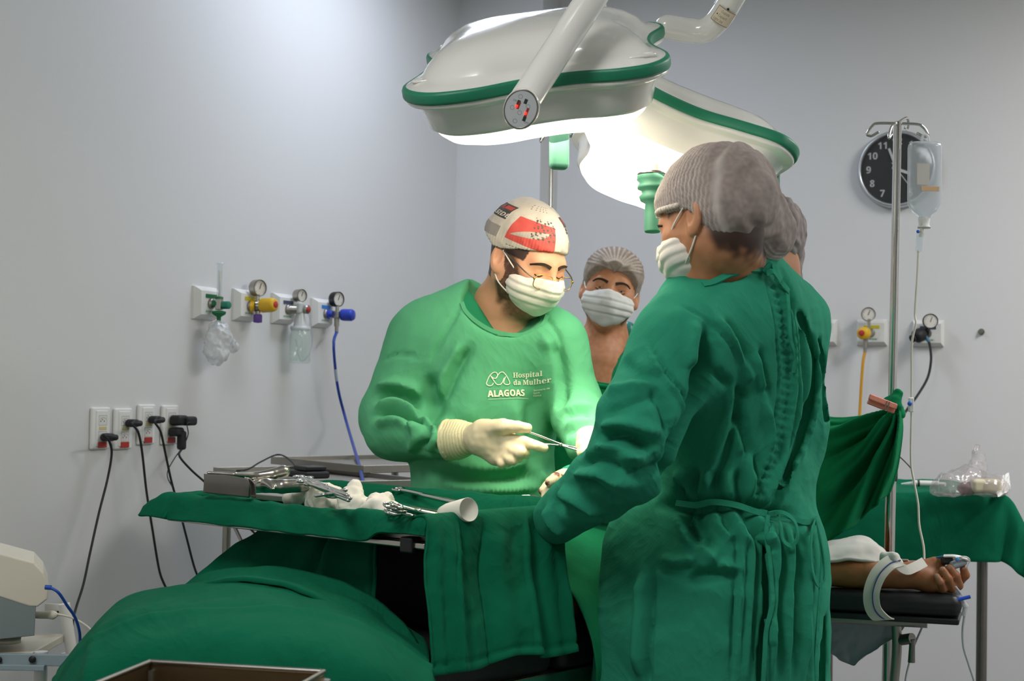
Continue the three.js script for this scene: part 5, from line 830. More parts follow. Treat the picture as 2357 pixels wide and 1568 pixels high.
// sheet over the legs in the foreground
{
  const q = (a) => a.map(p => P(...p));
  const rows = [
    q([[215, 1660, 3.3], [340, 1470, 3.25], [480, 1420, 3.2], [640, 1400, 3.15], [820, 1440, 3.1], [985, 1540, 3.05]]),
    q([[160, 1530, 3.0], [295, 1392, 2.94], [440, 1350, 2.89], [610, 1330, 2.84], [800, 1372, 2.8], [975, 1470, 2.76]]),
    q([[128, 1560, 2.8], [255, 1420, 2.7], [430, 1380, 2.64], [610, 1368, 2.6], [800, 1400, 2.58], [985, 1500, 2.58]]),
    q([[118, 1620, 2.66], [222, 1500, 2.5], [415, 1450, 2.43], [610, 1440, 2.4], [810, 1470, 2.4], [1000, 1580, 2.44]]),
    q([[122, 1720, 2.6], [212, 1600, 2.44], [410, 1560, 2.37], [610, 1550, 2.33], [815, 1580, 2.33], [1010, 1680, 2.38]]),
    q([[130, 1950, 2.58], [215, 1850, 2.42], [410, 1830, 2.36], [610, 1830, 2.33], [815, 1850, 2.33], [1020, 1920, 2.38]]),
    q([[140, 2150, 2.6], [220, 2100, 2.44], [410, 2100, 2.38], [610, 2100, 2.35], [815, 2110, 2.35], [1025, 2150, 2.4]])];
  const lines = [[[225, 1485], [330, 1462], [480, 1447], [640, 1440], [760, 1432]], [[215, 1500], [330, 1476], [480, 1458], [640, 1450]], [[240, 1475], [215, 1530], [200, 1568]], [[380, 1395], [470, 1378], [560, 1376]], [[700, 1385], [560, 1378], [520, 1352]], [[760, 1430], [690, 1500], [660, 1568]]];
  const flat2 = cloth(rows, 4, 4); // a coarse copy is enough to seat the creases
  const fn = (u, v, p) => fbm(p.x * 5, p.y * 5, p.z * 5) * .012 + noise(p.x * 16, p.y * 12, p.z * 16) * .003 - .006 * Math.exp(-(((v - .44 - u * -.02) / .012) ** 2)) + .005 * Math.exp(-(((v - .415 - u * -.02) / .014) ** 2)) - .008 * Math.exp(-(((u - .16 - v * .05) / .02) ** 2)) * sstep(.3, .5, v) + .006 * Math.sin(u * 30 + v * 9) * sstep(.5, .9, v);
  single('leg_drape', 'large dark green sheet over the patient\'s legs filling the lower left foreground', 'drape', cloth(rows, 120, 110, { fn, thick: .004 }), M.drape);
  const band = [
    q([[405, 1362, 2.9], [470, 1322, 2.87], [560, 1309, 2.83], [680, 1312, 2.79], [790, 1342, 2.74], [885, 1395, 2.68], [955, 1475, 2.6], [1005, 1590, 2.52], [1030, 1750, 2.48]]),
    q([[410, 1366, 2.84], [480, 1330, 2.8], [575, 1318, 2.75], [680, 1330, 2.7], [780, 1366, 2.65], [865, 1420, 2.59], [930, 1500, 2.52], [970, 1600, 2.45], [990, 1750, 2.41]]),
    q([[420, 1368, 2.8], [500, 1340, 2.74], [600, 1336, 2.68], [690, 1358, 2.62], [770, 1398, 2.57], [838, 1452, 2.5], [888, 1530, 2.43], [925, 1620, 2.37], [945, 1760, 2.34]])];
  single('folded_sheet', 'turned-back green hem curving across the leg sheet below the tray', 'drape', cloth(band, 110, 20, { thick: .008, fn: (u, v, p) => fbm(p.x * 11, p.y * 11, p.z * 11) * .007 + Math.cos((v - .5) * 3.1) * .014 - .005 * Math.exp(-(((v - .85) / .05) ** 2)) }), M.drape);
  const tent = [
    q([[630, 1185, 3.12], [700, 1182, 3.06], [770, 1185, 3.0], [830, 1190, 2.95], [872, 1196, 2.9]]),
    q([[585, 1228, 3.1], [680, 1225, 3.02], [760, 1228, 2.96], [825, 1236, 2.9], [870, 1248, 2.84]]),
    q([[500, 1290, 3.08], [640, 1285, 3.0], [745, 1290, 2.93], [820, 1300, 2.86], [868, 1320, 2.8]]),
    q([[425, 1350, 3.06], [600, 1355, 2.98], [735, 1365, 2.9], [815, 1375, 2.84], [866, 1400, 2.78]]),
    q([[380, 1440, 3.05], [590, 1450, 2.97], [730, 1460, 2.9], [815, 1470, 2.84], [868, 1490, 2.78]])];
  single('tent_drape', 'dark green cloth slanting up from the leg sheet to under the instrument tray', 'drape', cloth(tent, 90, 80, { thick: .004, fn: (u, v, p) => fbm(p.x * 8, p.y * 8, p.z * 8) * .014 + .014 * Math.exp(-(((u - .52 + v * .12) / .035) ** 2)) - .012 * Math.exp(-(((u - .6 + v * .12) / .04) ** 2)) + .012 * Math.exp(-(((u - .93) / .02) ** 2)) - .01 * Math.exp(-(((u - .3 + v * .2) / .05) ** 2)) }), M.drape);
}
// instrument stand
const TH = 1.128, tN = atHeight(985, 1204, TH), tL = atHeight(400, 1146, TH), ex = tL.clone().sub(tN).normalize(), ez = V(-ex.z, 0, ex.x).multiplyScalar(V(-ex.z, 0, ex.x).dot(Th) > 0 ? -1 : 1), TLn = tL.distanceTo(tN), TWd = .37;
const ty = (a, b, y) => tN.clone().addScaledVector(ex, a).addScaledVector(ez, b).add(V(0, y, 0));      // a along the long side, b away from the camera
{
  const base = ty(TLn / 2, TWd / 2, 0); base.y = 0;
  const g = thing('instrument_stand', 'steel instrument stand carrying the covered tray', 'instrument stand', base);
  const m = frame(ty(TLn / 2, TWd / 2, 0), ex, Yv, ex.clone().cross(Yv));
  const tr = part(g, 'tray', put(mg([rb(TLn - .02, .004, TWd - .02, .001, 0, -.03, 0), rb(TLn - .01, .03, .004, .001, 0, -.018, TWd / 2 - .007), rb(TLn - .01, .03, .004, .001, 0, -.018, -TWd / 2 + .007), rb(.004, .03, TWd - .01, .001, TLn / 2 - .007, -.018, 0), rb(.004, .03, TWd - .01, .001, -TLn / 2 + .007, -.018, 0)]), m), M.steelSatin);
  part(g, 'tray_frame', put(mg([rb(TLn + .01, .012, .018, .003, 0, -.04, TWd / 2 + .004), rb(TLn + .01, .012, .018, .003, 0, -.04, -TWd / 2 - .004), rb(.018, .012, TWd, .003, TLn / 2 + .004, -.04, 0), rb(.018, .012, TWd, .003, -TLn / 2 - .004, -.04, 0)]), m), M.steel);
  part(g, 'frame_clip', put(rb(.03, .028, .03, .004, -TLn / 2 + .035, -.04, (ex.clone().cross(Yv).dot(ez) > 0 ? -1 : 1) * (TWd / 2 + .004)), m), M.black);
  const pc = ty(TLn * .5, TWd + .0, 0);
  part(g, 'post', cyl(V(pc.x, .06, pc.z), V(pc.x, TH - .045, pc.z), .016), M.steel);
  part(g, 'base_bar', mg([cyl(V(pc.x, .05, pc.z).addScaledVector(ex, -.28), V(pc.x, .05, pc.z).addScaledVector(ex, .28), .018), cyl(V(pc.x, .05, pc.z), V(pc.x, .05, pc.z).addScaledVector(ez, -.3), .018)]), M.steel);
  for (const o of [ex.clone().multiplyScalar(.28), ex.clone().multiplyScalar(-.28), ez.clone().multiplyScalar(-.3)]) part(g, 'caster', ball(V(pc.x, .025, pc.z).add(o), .025), M.rubber);
}
{ // tray cover: lies in the tray, over its rim, and hangs at the near end
  const A = [[-.014, .0], [-.003, .008], [.02, .006], [.05, -.008], [.1, -.009], [.13, -.009], [.25, -.009], [.42, -.009], [TLn - .04, -.008], [TLn - .01, .006], [TLn + .02, .004], [TLn + .055, -.02]];
  const B = [[-.03, -.04], [-.018, -.012], [-.002, .008], [.02, .004], [.045, -.008], [.15, -.01], [.3, -.01], [TWd - .04, -.008], [TWd - .012, .016], [TWd + .006, .02], [TWd + .02, -.02], [TWd + .026, -.05]];
  const rows = B.map(([b, yb], j) => A.map(([a, ya], i) => { const inB = j > 3 && j < 8, inA = i > 2 && i < 9; let y = inB ? (inA ? -.009 : ya) : inA ? yb : Math.min(yb, ya); if (j < 2 && i < 5) { y = [-.02, -.004][j] - (i === 4 ? .006 : 0); } if (i > 9) a -= (i === 11 ? .075 : .03) * clamp(b / .44, 0, 1) - (i === 11 && j < 4 ? .02 : 0); return ty(a, b + (j === 0 && i < 5 ? .006 : 0), y); }));
  const top = cloth(rows, 150, 110, { thick: .004, fn: (u, v, p) => fbm(p.x * 12, p.y * 12, p.z * 12) * .006 + noise(p.x * 26, p.y * 26, p.z * 26) * .008 * sstep(.32, .12, v) });
  const bN = [.35, .28, .19, .09, .03, -.016];
  const hang = cloth([[.03, .008, 0, 0], [-.008, .011, 0, 0], [-.03, -.03, .0, .012], [-.046, -.09, .008, .03], [-.07, -.16, .016, .042], [-.088, -.243, .03, .05]].map(([a, y, fl, sh]) => bN.map((b, i) => ty(a - fl * (b / .44), b * (1 + Math.min(0, y) * .3) - sh, y + (i === 2 && y < -.2 ? .012 : 0)))), 100, 80, { thick: .004, fn: (u, v, p) => { const s = sstep(.2, .5, v); return s * (.007 * Math.sin(u * 17 + v * 1.5) + .004 * Math.sin(u * 41 + 2)) + fbm(p.x * 10, p.y * 10, p.z * 10) * .008 * s + s * .012 * Math.exp(-(((u - .66 - v * .12) / .012) ** 2)) + s * .012 * Math.exp(-(((u - .28) / .01) ** 2)) - s * .009 * Math.exp(-(((u - .52) / .01) ** 2)) - .004 * Math.exp(-(((v - .96) / .008) ** 2)); } });
  single('tray_cover', 'dark green cloth covering the instrument tray and hanging down at its near end', 'tray cover', mg([top, hang]), M.drape);
}
// ---- things on the tray
const topAt = (px, py, lift = 0) => atHeight(px, py, TH - .005 + lift);
function gauzeLump(label, parts, h = .0045, amp = 1) { const b = new Body(); for (const [px, py, lift, r, px2, py2, lift2, r2] of parts) b.cone(topAt(px, py).add(V(0, lift, 0)), topAt(px2, py2).add(V(0, lift2, 0)), r, r2, .02); b.cutPlane(V(0, TH - .008, 0), V(0, -1, 0)); return single('gauze_pad', label, 'gauze', b.mesh(h, { move: (p, n) => amp * (fbm(p.x * 26, p.y * 26, p.z * 26) * .022 + Math.abs(noise(p.x * 45, p.y * 30, p.z * 45)) * .006) }), M.gauze, 'white gauze on the tray'); }
gauzeLump('crumpled white gauze under the left bundle of clamps', [[705, 1160, .012, .03, 770, 1172, .01, .028], [690, 1160, .008, .02, 735, 1160, .014, .03]]);
gauzeLump('peaked fold of white gauze in the middle of the tray', [[805, 1180, .012, .022, 818, 1176, .045, .011], [800, 1176, .008, .02, 850, 1180, .008, .02]]);
gauzeLump('rounded twist of white gauze beside the right clamps', [[866, 1190, .012, .028, 878, 1187, .024, .022], [872, 1192, .01, .018, 900, 1196, .006, .018]]);
{ const a = P(1018, 1184, 2.74), b = P(1094, 1171, 2.67), d = b.clone().sub(a).normalize(), m = lathe([[.0, 0], [.014, .002], [.018, .02], [.0205, .055], [.0215, .076], [.0205, .0775], [.0185, .072], [.01, .067], [0, .066]], a, d, 26);
  single('gauze_roll', 'rolled tube of white gauze at the near right end of the tray', 'gauze', m, M.gauze);
  single('gauze_pad', 'flat corner of white gauze under the rolled gauze', 'gauze', cloth([[topAt(985, 1200, .004), topAt(1020, 1203, .004), topAt(1060, 1200, .004)], [topAt(1000, 1188, .006), topAt(1035, 1190, .006), topAt(1070, 1188, .006)]], 30, 20, { thick: .004, fn: (u, v, p) => noise(p.x * 50, p.y * 50, p.z * 50) * .003 }), M.gauze, 'white gauze on the tray'); }
{ // bundles of clamps
  const bundle = (label, spots, n, d0) => spots.forEach(([x0, y0, l0, x1, y1, l1], i) => { const a = topAt(x0, y0, l0), t = topAt(x1, y1, l1), sd = Yv.clone().cross(t.clone().sub(a)).normalize(); clampTool('steel_clamp', label[i], a.clone().addScaledVector(sd, .009), a.clone().addScaledVector(sd, -.009).add(V(0, .002, 0)), a.clone().lerp(t, .55), t, dirOf(.05 + i * .08, .9, .35), 'steel clamps on the tray', .0034); });
  bundle(['uppermost steel clamp of the left bundle, rings pointing back', 'second steel clamp of the left bundle on gauze', 'third steel clamp of the left bundle on gauze', 'lowest steel clamp of the left bundle with rings towards the camera'], [[698, 1100, .05, 800, 1140, .052], [706, 1110, .05, 806, 1147, .048], [724, 1118, .046, 802, 1152, .044], [752, 1142, .04, 796, 1128, .056]]);
  bundle(['uppermost steel clamp of the right bundle', 'second steel clamp of the right bundle', 'third steel clamp of the right bundle', 'lowest steel clamp of the right bundle, partly under gauze'], [[908, 1166, .034, 1010, 1186, .016], [914, 1173, .026, 1014, 1190, .012], [906, 1180, .018, 1008, 1194, .009], [966, 1194, .008, 1018, 1198, .006]]);
}
{ // long scissors and a second rod behind them
  const a = topAt(917, 1127, .024), t = topAt(1062, 1160, .016); clampTool('long_scissors', 'long steel scissors with one ring up, lying across the tray', a, a.clone().add(V(0, -.006, 0)).addScaledVector(ez, .03), a.clone().lerp(t, .45), t, dirOf(0, .95, .3), undefined, .0048);
  const b0 = topAt(942, 1168, .012), b1 = topAt(1034, 1182, .01); single('steel_forceps', 'straight steel forceps between the scissors and the right clamps', 'forceps', ribbon([b0, b0.clone().lerp(b1, .5), b1], u => .009 - u * .004, .004, Yv, 12), M.steel, undefined);
}
{ // large retractors at the left end
  const g = thing('steel_retractor', 'broad steel retractor blade standing upright with curved handle on top', 'retractor', topAt(560, 1142));
  const blade = cloth([[P(470, 1091, 2.98), P(520, 1094, 2.95), P(556, 1100, 2.92), P(571, 1104, 2.91)], [P(470, 1110, 2.98), P(520, 1114, 2.95), P(558, 1118, 2.92), P(575, 1122, 2.91)], [P(468, 1134, 2.99), P(520, 1140, 2.96), P(558, 1144, 2.93), P(574, 1146, 2.92)]], 24, 12, { thick: .002 });
  part(g, 'blade', blade, M.steelDark);
  const blade2 = cloth([[P(562, 1098, 2.94), P(574, 1101, 2.94), P(585, 1112, 2.93)], [P(566, 1120, 2.94), P(578, 1122, 2.94), P(588, 1126, 2.93)], [P(568, 1142, 2.94), P(578, 1144, 2.94), P(588, 1146, 2.93)]], 10, 10, { thick: .002 }); part(g, 'blade_back', blade2, M.steelDark);
  part(g, 'handle', new Body().chain([P(480, 1089, 2.99), P(540, 1093, 3.0), P(590, 1096, 3.02), P(630, 1092, 3.03), P(652, 1086, 3.04)], [.004, .005, .008, .012, .0135], .01).mesh(.002), M.steel);
  const g2 = thing('steel_retractor', 'steel retractor with thick rounded handle lying behind the upright blade', 'retractor', topAt(630, 1140));
  part(g2, 'handle', new Body().chain([P(575, 1112, 3.02), P(610, 1118, 3.0), P(650, 1120, 2.99), P(690, 1118, 3.0), P(706, 1122, 3.0)], [.01, .014, .014, .0135, .006], .01).cone(P(612, 1112, 2.99), P(628, 1126, 2.97), .008, .004, .01).mesh(.002), M.steel);
  const tr = thing('steel_tray', 'flat steel tray edge lying behind the gauze at the left', 'tray', topAt(640, 1150)); part(tr, 'tray_edge', put(rb(.11, .012, .05, .002, 0, .006, 0), frame(topAt(640, 1152, 0), ex.clone().negate(), Yv, ex.clone().negate().cross(Yv))), M.steelSatin);
}
// steel basin in the very foreground
{
  const y = .985, a = atHeight(345, 1524, y), b = atHeight(745, 1547, y), u = b.clone().sub(a).normalize(), n = V(-u.z, 0, u.x).multiplyScalar(V(-u.z, 0, u.x).dot(Th) > 0 ? 1 : -1), L = a.distanceTo(b), D = .26, H = .16;
  const c = a.clone().add(b).multiplyScalar(.5).addScaledVector(n, D / 2); const base = c.clone(); base.y = 0;
  const g = thing('steel_basin', 'open steel basin on a stand cut off by the bottom edge of the photo', 'basin', base);
  const m = frame(c, u, Yv, u.clone().cross(Yv));
  part(g, 'basin', put(mg([rb(L, .003, D, .001, 0, -H, 0), rb(L, H, .003, .001, 0, -H / 2, D / 2), rb(L, H, .003, .001, 0, -H / 2, -D / 2), rb(.003, H, D, .001, L / 2, -H / 2, 0), rb(.003, H, D, .001, -L / 2, -H / 2, 0)]), m), mat(0x8f7c5e, .4, 1));
  const k = [[-L / 2, -D / 2], [L / 2, -D / 2], [L / 2, D / 2], [-L / 2, D / 2]].map(p => V(p[0], 0, p[1]).applyMatrix4(m)); part(g, 'rolled_rim', mg(k.map((p, i) => cyl(p, k[(i + 1) % 4], .0035))), M.steelDark);
  for (const p of k) part(g, 'leg', cyl(V(p.x, .0, p.z), p.clone().add(V(0, -.01, 0)), .009), M.steelSatin);
}
// ---------------------------------------------------------------- infusion stands, screen drape, arm board, right table
function ivStand(px0, py0, px1, py1, d, r, label, hooks) {
  const top = P(px0, py0, d), base = P(px1, py1, d + (py1 > 1500 ? 0 : 0)); const lean = base.clone().sub(top), k = -top.y / lean.y, foot = top.clone().addScaledVector(lean, k * .985); foot.y = .06;
  const g = thing('infusion_stand', label, 'infusion stand', V(foot.x, 0, foot.z), 'infusion stands');
  const mid = top.clone().lerp(foot, .42);
  part(g, 'pole', cyl(mid, top, r), M.chrome); part(g, 'lower_pole', cyl(foot, mid.clone().lerp(foot, -.02), r * 1.25), M.chrome); part(g, 'pole_collar', cyl(mid.clone().lerp(foot, -.02), mid.clone().lerp(foot, .03), r * 1.6), M.black);
  for (const h of hooks) part(g, 'hook', tube(h.map(p => P(p[0], p[1], d + (p[2] || 0))), .0034, 50, false, 8), M.chrome);
  for (let i = 0; i < 4; i++) { const a = i * Math.PI / 2 + .4, e = V(foot.x + Math.cos(a) * .26, .05, foot.z + Math.sin(a) * .26); part(g, 'foot', cyl(V(foot.x, .07, foot.z), e, .011), M.steel); part(g, 'caster', ball(e.clone().add(V(0, -.025, 0)), .024), M.rubber); }
  return { top, foot };
}
const IV = ivStand(2066, 280, 2042, 1568, 3.62, .0098, 'chrome infusion stand on the right carrying the fluid bottle', [
  [[2066, 284], [2020, 284], [2008, 290], [1998, 304], [1996, 310], [2006, 313], [2021, 305]], [[2066, 284], [2110, 286], [2124, 292], [2134, 305], [2136, 314], [2126, 314], [2112, 307]],
  [[2066, 284, 0], [2078, 275, .05], [2088, 272, .08], [2091, 284, .09], [2088, 298, .1], [2083, 294, .08]], [[2066, 284, 0], [2054, 290, -.05], [2048, 305, -.07], [2046, 318, -.08], [2052, 310, -.06]]]);
ivStand(1270, 292, 1263, 900, 3.8, .007, 'thin infusion stand behind the surgeon with glasses, hooks under the front lamp', [
  [[1268, 296], [1246, 290], [1232, 296], [1224, 308], [1228, 316], [1242, 310]], [[1268, 296, 0], [1256, 300, -.04], [1248, 312, -.06], [1244, 326, -.07], [1252, 318, -.05]], [[1268, 296], [1300, 292], [1318, 300], [1322, 312], [1310, 314]]]);
// fluid bottle and its line
{
  const g = thing('infusion_bottle', 'clear plastic fluid bottle hanging upside down from the right infusion stand', 'infusion bottle', P(2122, 580, 3.55));
  const m = basisFrom(P(2128, 408, 3.57), dirOf(.05, 0, 1)); const S = 3.57 / 3510;
  const sec = (w, d) => { const s = []; for (let i = 0; i < 36; i++) { const a = i / 36 * 6.283, c = Math.cos(a), n = Math.sin(a), k = 1 / Math.pow(Math.abs(c) ** 3.5 + Math.abs(n) ** 3.5, 1 / 3.5); s.push([c * k * w, n * k * d]); } return s; };
  const prof = [[.004, .006, .083], [.03, .016, .082], [.0365, .022, .077], [.038, .024, .07], [.038, .024, -.05], [.0365, .023, -.064], [.028, .02, -.08], [.014, .014, -.09], [.013, .013, -.096]];
  const pos = [], idx = []; prof.forEach(([w, d, y], j) => sec(w, d).forEach(([x, z], i) => { pos.push(x, y, z); if (j) { const n = 36, a = (j - 1) * n + i, b = (j - 1) * n + (i + 1) % n; idx.push(a, a + n, b, b, a + n, b + n); } }));
  const bg = new THREE.BufferGeometry(); bg.setAttribute('position', new THREE.Float32BufferAttribute(pos, 3)); bg.setIndex(idx); bg.computeVertexNormals();
  part(g, 'bottle', put(bg, m), phys(0xeef2f5, .16, { transmission: .72, thickness: 0, side: THREE.DoubleSide }));
  part(g, 'hanging_tab', put(mg([tube([V(-.008, .08, 0), V(-.005, .097, 0), V(0, .1, 0), V(.007, .096, 0), V(.01, .08, 0)], .003)]), m), M.cloudy);
  part(g, 'label_sticker', put(rb(.03, .05, .001, .0004, .004, .01, -.0215), m), mat(0xe3d2bd, .6)); part(g, 'label_band', put(rb(.042, .011, .001, .0004, .006, -.03, .0245), m), mat(0xd9b489, .5));
  part(g, 'neck', put(lathe([[.013, -.094], [.014, -.1], [.0125, -.104], [.0125, -.114], [.015, -.116], [.015, -.12], [.0, -.121]], V(0, 0, 0), Yv), m), M.white);
  const c0 = P(2120, 525, 3.56), c1 = P(2114, 580, 3.56);
  part(g, 'spike', cyl(P(2124, 512, 3.56), P(2119, 545, 3.56), .005, .004), M.offwhite); part(g, 'vent_cap', ball(P(2113, 533, 3.555), .004), mat(0x2a66c8, .4));
  part(g, 'drip_chamber', lathe([[.004, 0], [.008, .006], [.009, .045], [.003, .052]], P(2114, 582, 3.56), P(2118, 545, 3.56).sub(P(2114, 582, 3.56))), M.clear);
  part(g, 'infusion_line', tube([[2114, 578, 3.56], [2111, 640, 3.56], [2106, 720, 3.56], [2108, 745, 3.55], [2099, 790, 3.55], [2098, 860, 3.55], [2098, 960, 3.54], [2097, 1060, 3.52], [2104, 1110, 3.5], [2113, 1160, 3.48], [2116, 1210, 3.46], [2126, 1260, 3.44], [2127, 1300, 3.42], [2124, 1312, 3.4]].map(p => P(...p)), .0026, 160, false, 8), mat(0xd8d4c6, .4));
  part(g, 'roller_clamp', mg([put(rb(.012, .034, .012, .003), basisFrom(P(2097, 932, 3.53), T0))]), M.white); part(g, 'roller_wheel', ball(P(2094, 929, 3.522), .0055), mat(0x2a66c8, .4));
}
// screen drape between the two stands
{
  const q = a => a.map(p => P(...p));
  const rows = [
    q([[1255, 850, 3.8], [1340, 872, 3.8], [1440, 890, 3.78], [1600, 915, 3.72], [1760, 938, 3.7], [1900, 958, 3.68], [1990, 951, 3.64], [2046, 944, 3.6], [2068, 918, 3.58]]),
    q([[1256, 900, 3.8], [1345, 915, 3.79], [1450, 930, 3.76], [1600, 960, 3.7], [1760, 985, 3.68], [1895, 1010, 3.66], [1985, 1000, 3.62], [2045, 975, 3.58], [2074, 955, 3.57]]),
    q([[1258, 980, 3.8], [1350, 985, 3.78], [1450, 1000, 3.74], [1600, 1040, 3.68], [1750, 1080, 3.66], [1880, 1095, 3.64], [1980, 1070, 3.62], [2040, 1030, 3.58], [2075, 1010, 3.565]]),
    q([[1260, 1060, 3.8], [1350, 1070, 3.76], [1450, 1090, 3.7], [1600, 1130, 3.66], [1740, 1170, 3.64], [1870, 1175, 3.62], [1970, 1135, 3.6], [2030, 1090, 3.58], [2066, 1080, 3.57]]),
    q([[1262, 1130, 3.8], [1350, 1150, 3.74], [1450, 1170, 3.68], [1600, 1220, 3.64], [1740, 1260, 3.6], [1860, 1262, 3.58], [1950, 1222, 3.58], [2010, 1170, 3.58], [2048, 1132, 3.57]])];
  const fn = (u, v, p) => { const dx = (1 - u), r = Math.atan2(v * .75 + .02, dx * 1.6 + .02), s = sstep(.55, .75, u); return s * (.022 * Math.sin(r * 17) + .008 * Math.sin(r * 39 + 1)) * Math.min(1, (dx + v) * 3) + fbm(p.x * 6, p.y * 6, p.z * 6) * .012 - .01 * Math.exp(-(((v - .07) / .02) ** 2)) * (1 - s); };
  const sg = cloth(rows, 170, 90, { thick: .004, fn });
  const knot = new Body().chain([P(2062, 950, 3.585), P(2060, 925, 3.58), P(2068, 908, 3.58)], [.022, .014, .011], .02).cone(P(2052, 930, 3.585), P(2044, 925, 3.59), .014, .01, .02);
  single('screen_drape', 'bright green screen drape hung between the two infusion stands', 'drape', mg([sg, knot.mesh(.004, { move: p => noise(p.x * 60, p.y * 60, p.z * 60) * .006 })]), M.screenDrape);
  const g = thing('drape_clip', 'salmon pink plastic peg holding the screen drape to the stand', 'clip', P(2030, 940, 3.55));
  const m = basisFrom(P(2030, 929, 3.55), dirOf(.1, .1, 1), dirOf(.36, 1, 0));
  part(g, 'jaw', put(rb(.07, .014, .008, .003, 0, .004, .003), m), mat(0xe58d77, .5)); part(g, 'jaw', put(rb(.068, .012, .008, .003, .002, -.006, -.006), m), mat(0xe58d77, .5)); part(g, 'spring', put(tube([V(.008, .008, .008), V(.008, -.012, .008), V(.014, -.012, .008), V(.014, .008, .008)], .0012), m), M.steelDark);
}
// patient: covered body and the arm on the board
{
  const base = T00.clone(); base.y = .9;
  const g = thing('person', 'patient under the green drapes with one bare arm strapped palm up to the arm board', 'person', base);
  const b = new Body();
  b.chain([tb(.42, 0, .985), tb(.1, 0, .99), tb(-.2, 0, .98)], [.1, .09, .095], .05, NX, 1.4);
  for (const s of [-1, 1]) b.chain([tb(-.2, s * .09, .96), tb(-.38, s * .05 - .08, .872)], [.075, .03], .04).chain([tb(-.38, s * .05 - .08, .872), tb(-.85, s * .05 - .08, .868)], [.03, .028], .03);
  b.cone(tb(.5, 0, .98), tb(.62, 0, .98), .05, .05, .04).ell(V(0, 0, 0), .11, .09, .08, .03, frame(tb(.74, 0, .99), AX, Yv, NX));
  const sh = tb(.42, .17, 1.0), el = P(1880, 1312, 3.42);
  b.chain([sh, el, P(1960, 1318, 3.4), P(2080, 1327, 3.36)], [.052, .036, .034, .025], .04);
  const sk = lin(0x9c6238), bg = b.mesh(.009, { box: null });
  const h = new Body();
  h.chain([P(1930, 1315, 3.41), P(2000, 1322, 3.39), P(2070, 1326, 3.365), P(2100, 1326, 3.36)], [.0355, .033, .027, .0235], .02, Yv, 1);
  h.cone(P(2100, 1326, 3.36), P(2140, 1338, 3.35), .023, .022, .02).cone(P(2105, 1318, 3.37), P(2150, 1312, 3.37), .022, .018, .02).cone(P(2140, 1338, 3.35), P(2172, 1330, 3.36), .022, .02, .02).cone(P(2145, 1318, 3.37), P(2172, 1324, 3.38), .018, .018, .02);
  finger(h, [P(2130, 1306, 3.37), P(2150, 1295, 3.365), P(2172, 1290, 3.36), P(2192, 1288, 3.355)], [.015, .0115, .01, .0088], .014);   // thumb
  finger(h, [P(2176, 1338, 3.37), P(2208, 1338, 3.36), P(2222, 1324, 3.345), P(2218, 1310, 3.34)], [.0125, .0105, .0098, .0085]);   // index
  finger(h, [P(2172, 1342, 3.355), P(2206, 1348, 3.335), P(2200, 1326, 3.32), P(2186, 1308, 3.325)], [.0125, .0105, .0098, .0085]);
  finger(h, [P(2164, 1346, 3.345), P(2190, 1354, 3.325), P(2182, 1332, 3.31), P(2170, 1313, 3.315)], [.0122, .0102, .0095, .0083]);
  finger(h, [P(2152, 1348, 3.34), P(2170, 1356, 3.32), P(2164, 1340, 3.305), P(2157, 1328, 3.31)], [.0115, .0092, .0085, .0075]);
  const hg = h.mesh(.0026), nail = lin(0xb08a78), pal = lin(0xa06a48), nails = [P(2168, 1308, 3.305), P(2184, 1303, 3.316), P(2218, 1306, 3.332), P(2156, 1326, 3.302)];
  const all = mg([tint(bg, (p, c) => c.setRGB(...sk)), tint(hg, (p, c) => { const n = noise(p.x * 60, p.y * 60, p.z * 60); mixC(sk, pal, clamp(.4 + n, 0, 1), c); for (const q of nails) if (p.distanceTo(q) < .0062) mixC(c.toArray(), nail, .7, c); })]);
  part(g, 'body', all, skinTone(), { label: 'bare brown arm and curled hand' });
  const gw = new Body(); gw.chain([P(1880, 1290, 3.42), P(1960, 1262, 3.42), P(2000, 1265, 3.42), P(2050, 1288, 3.41)], [.045, .032, .022, .008], .02);
  const sleeve = cloth([[P(1860, 1262, 3.48), P(1950, 1240, 3.48), P(1990, 1236, 3.48), P(2018, 1250, 3.47), P(2045, 1282, 3.44)], [P(1860, 1280, 3.42), P(1950, 1256, 3.41), P(2000, 1256, 3.41), P(2030, 1272, 3.41), P(2050, 1290, 3.4)], [P(1870, 1300, 3.38), P(1950, 1290, 3.37), P(2000, 1293, 3.37), P(2030, 1298, 3.375), P(2052, 1300, 3.38)]], 40, 20, { thick: .006, fn: (u, v, p) => fbm(p.x * 20, p.y * 20, p.z * 20) * .008 });
  part(g, 'sleeve_towel', sleeve, mat(0xcfccc4, .9), { label: 'white cloth over the forearm' });
}
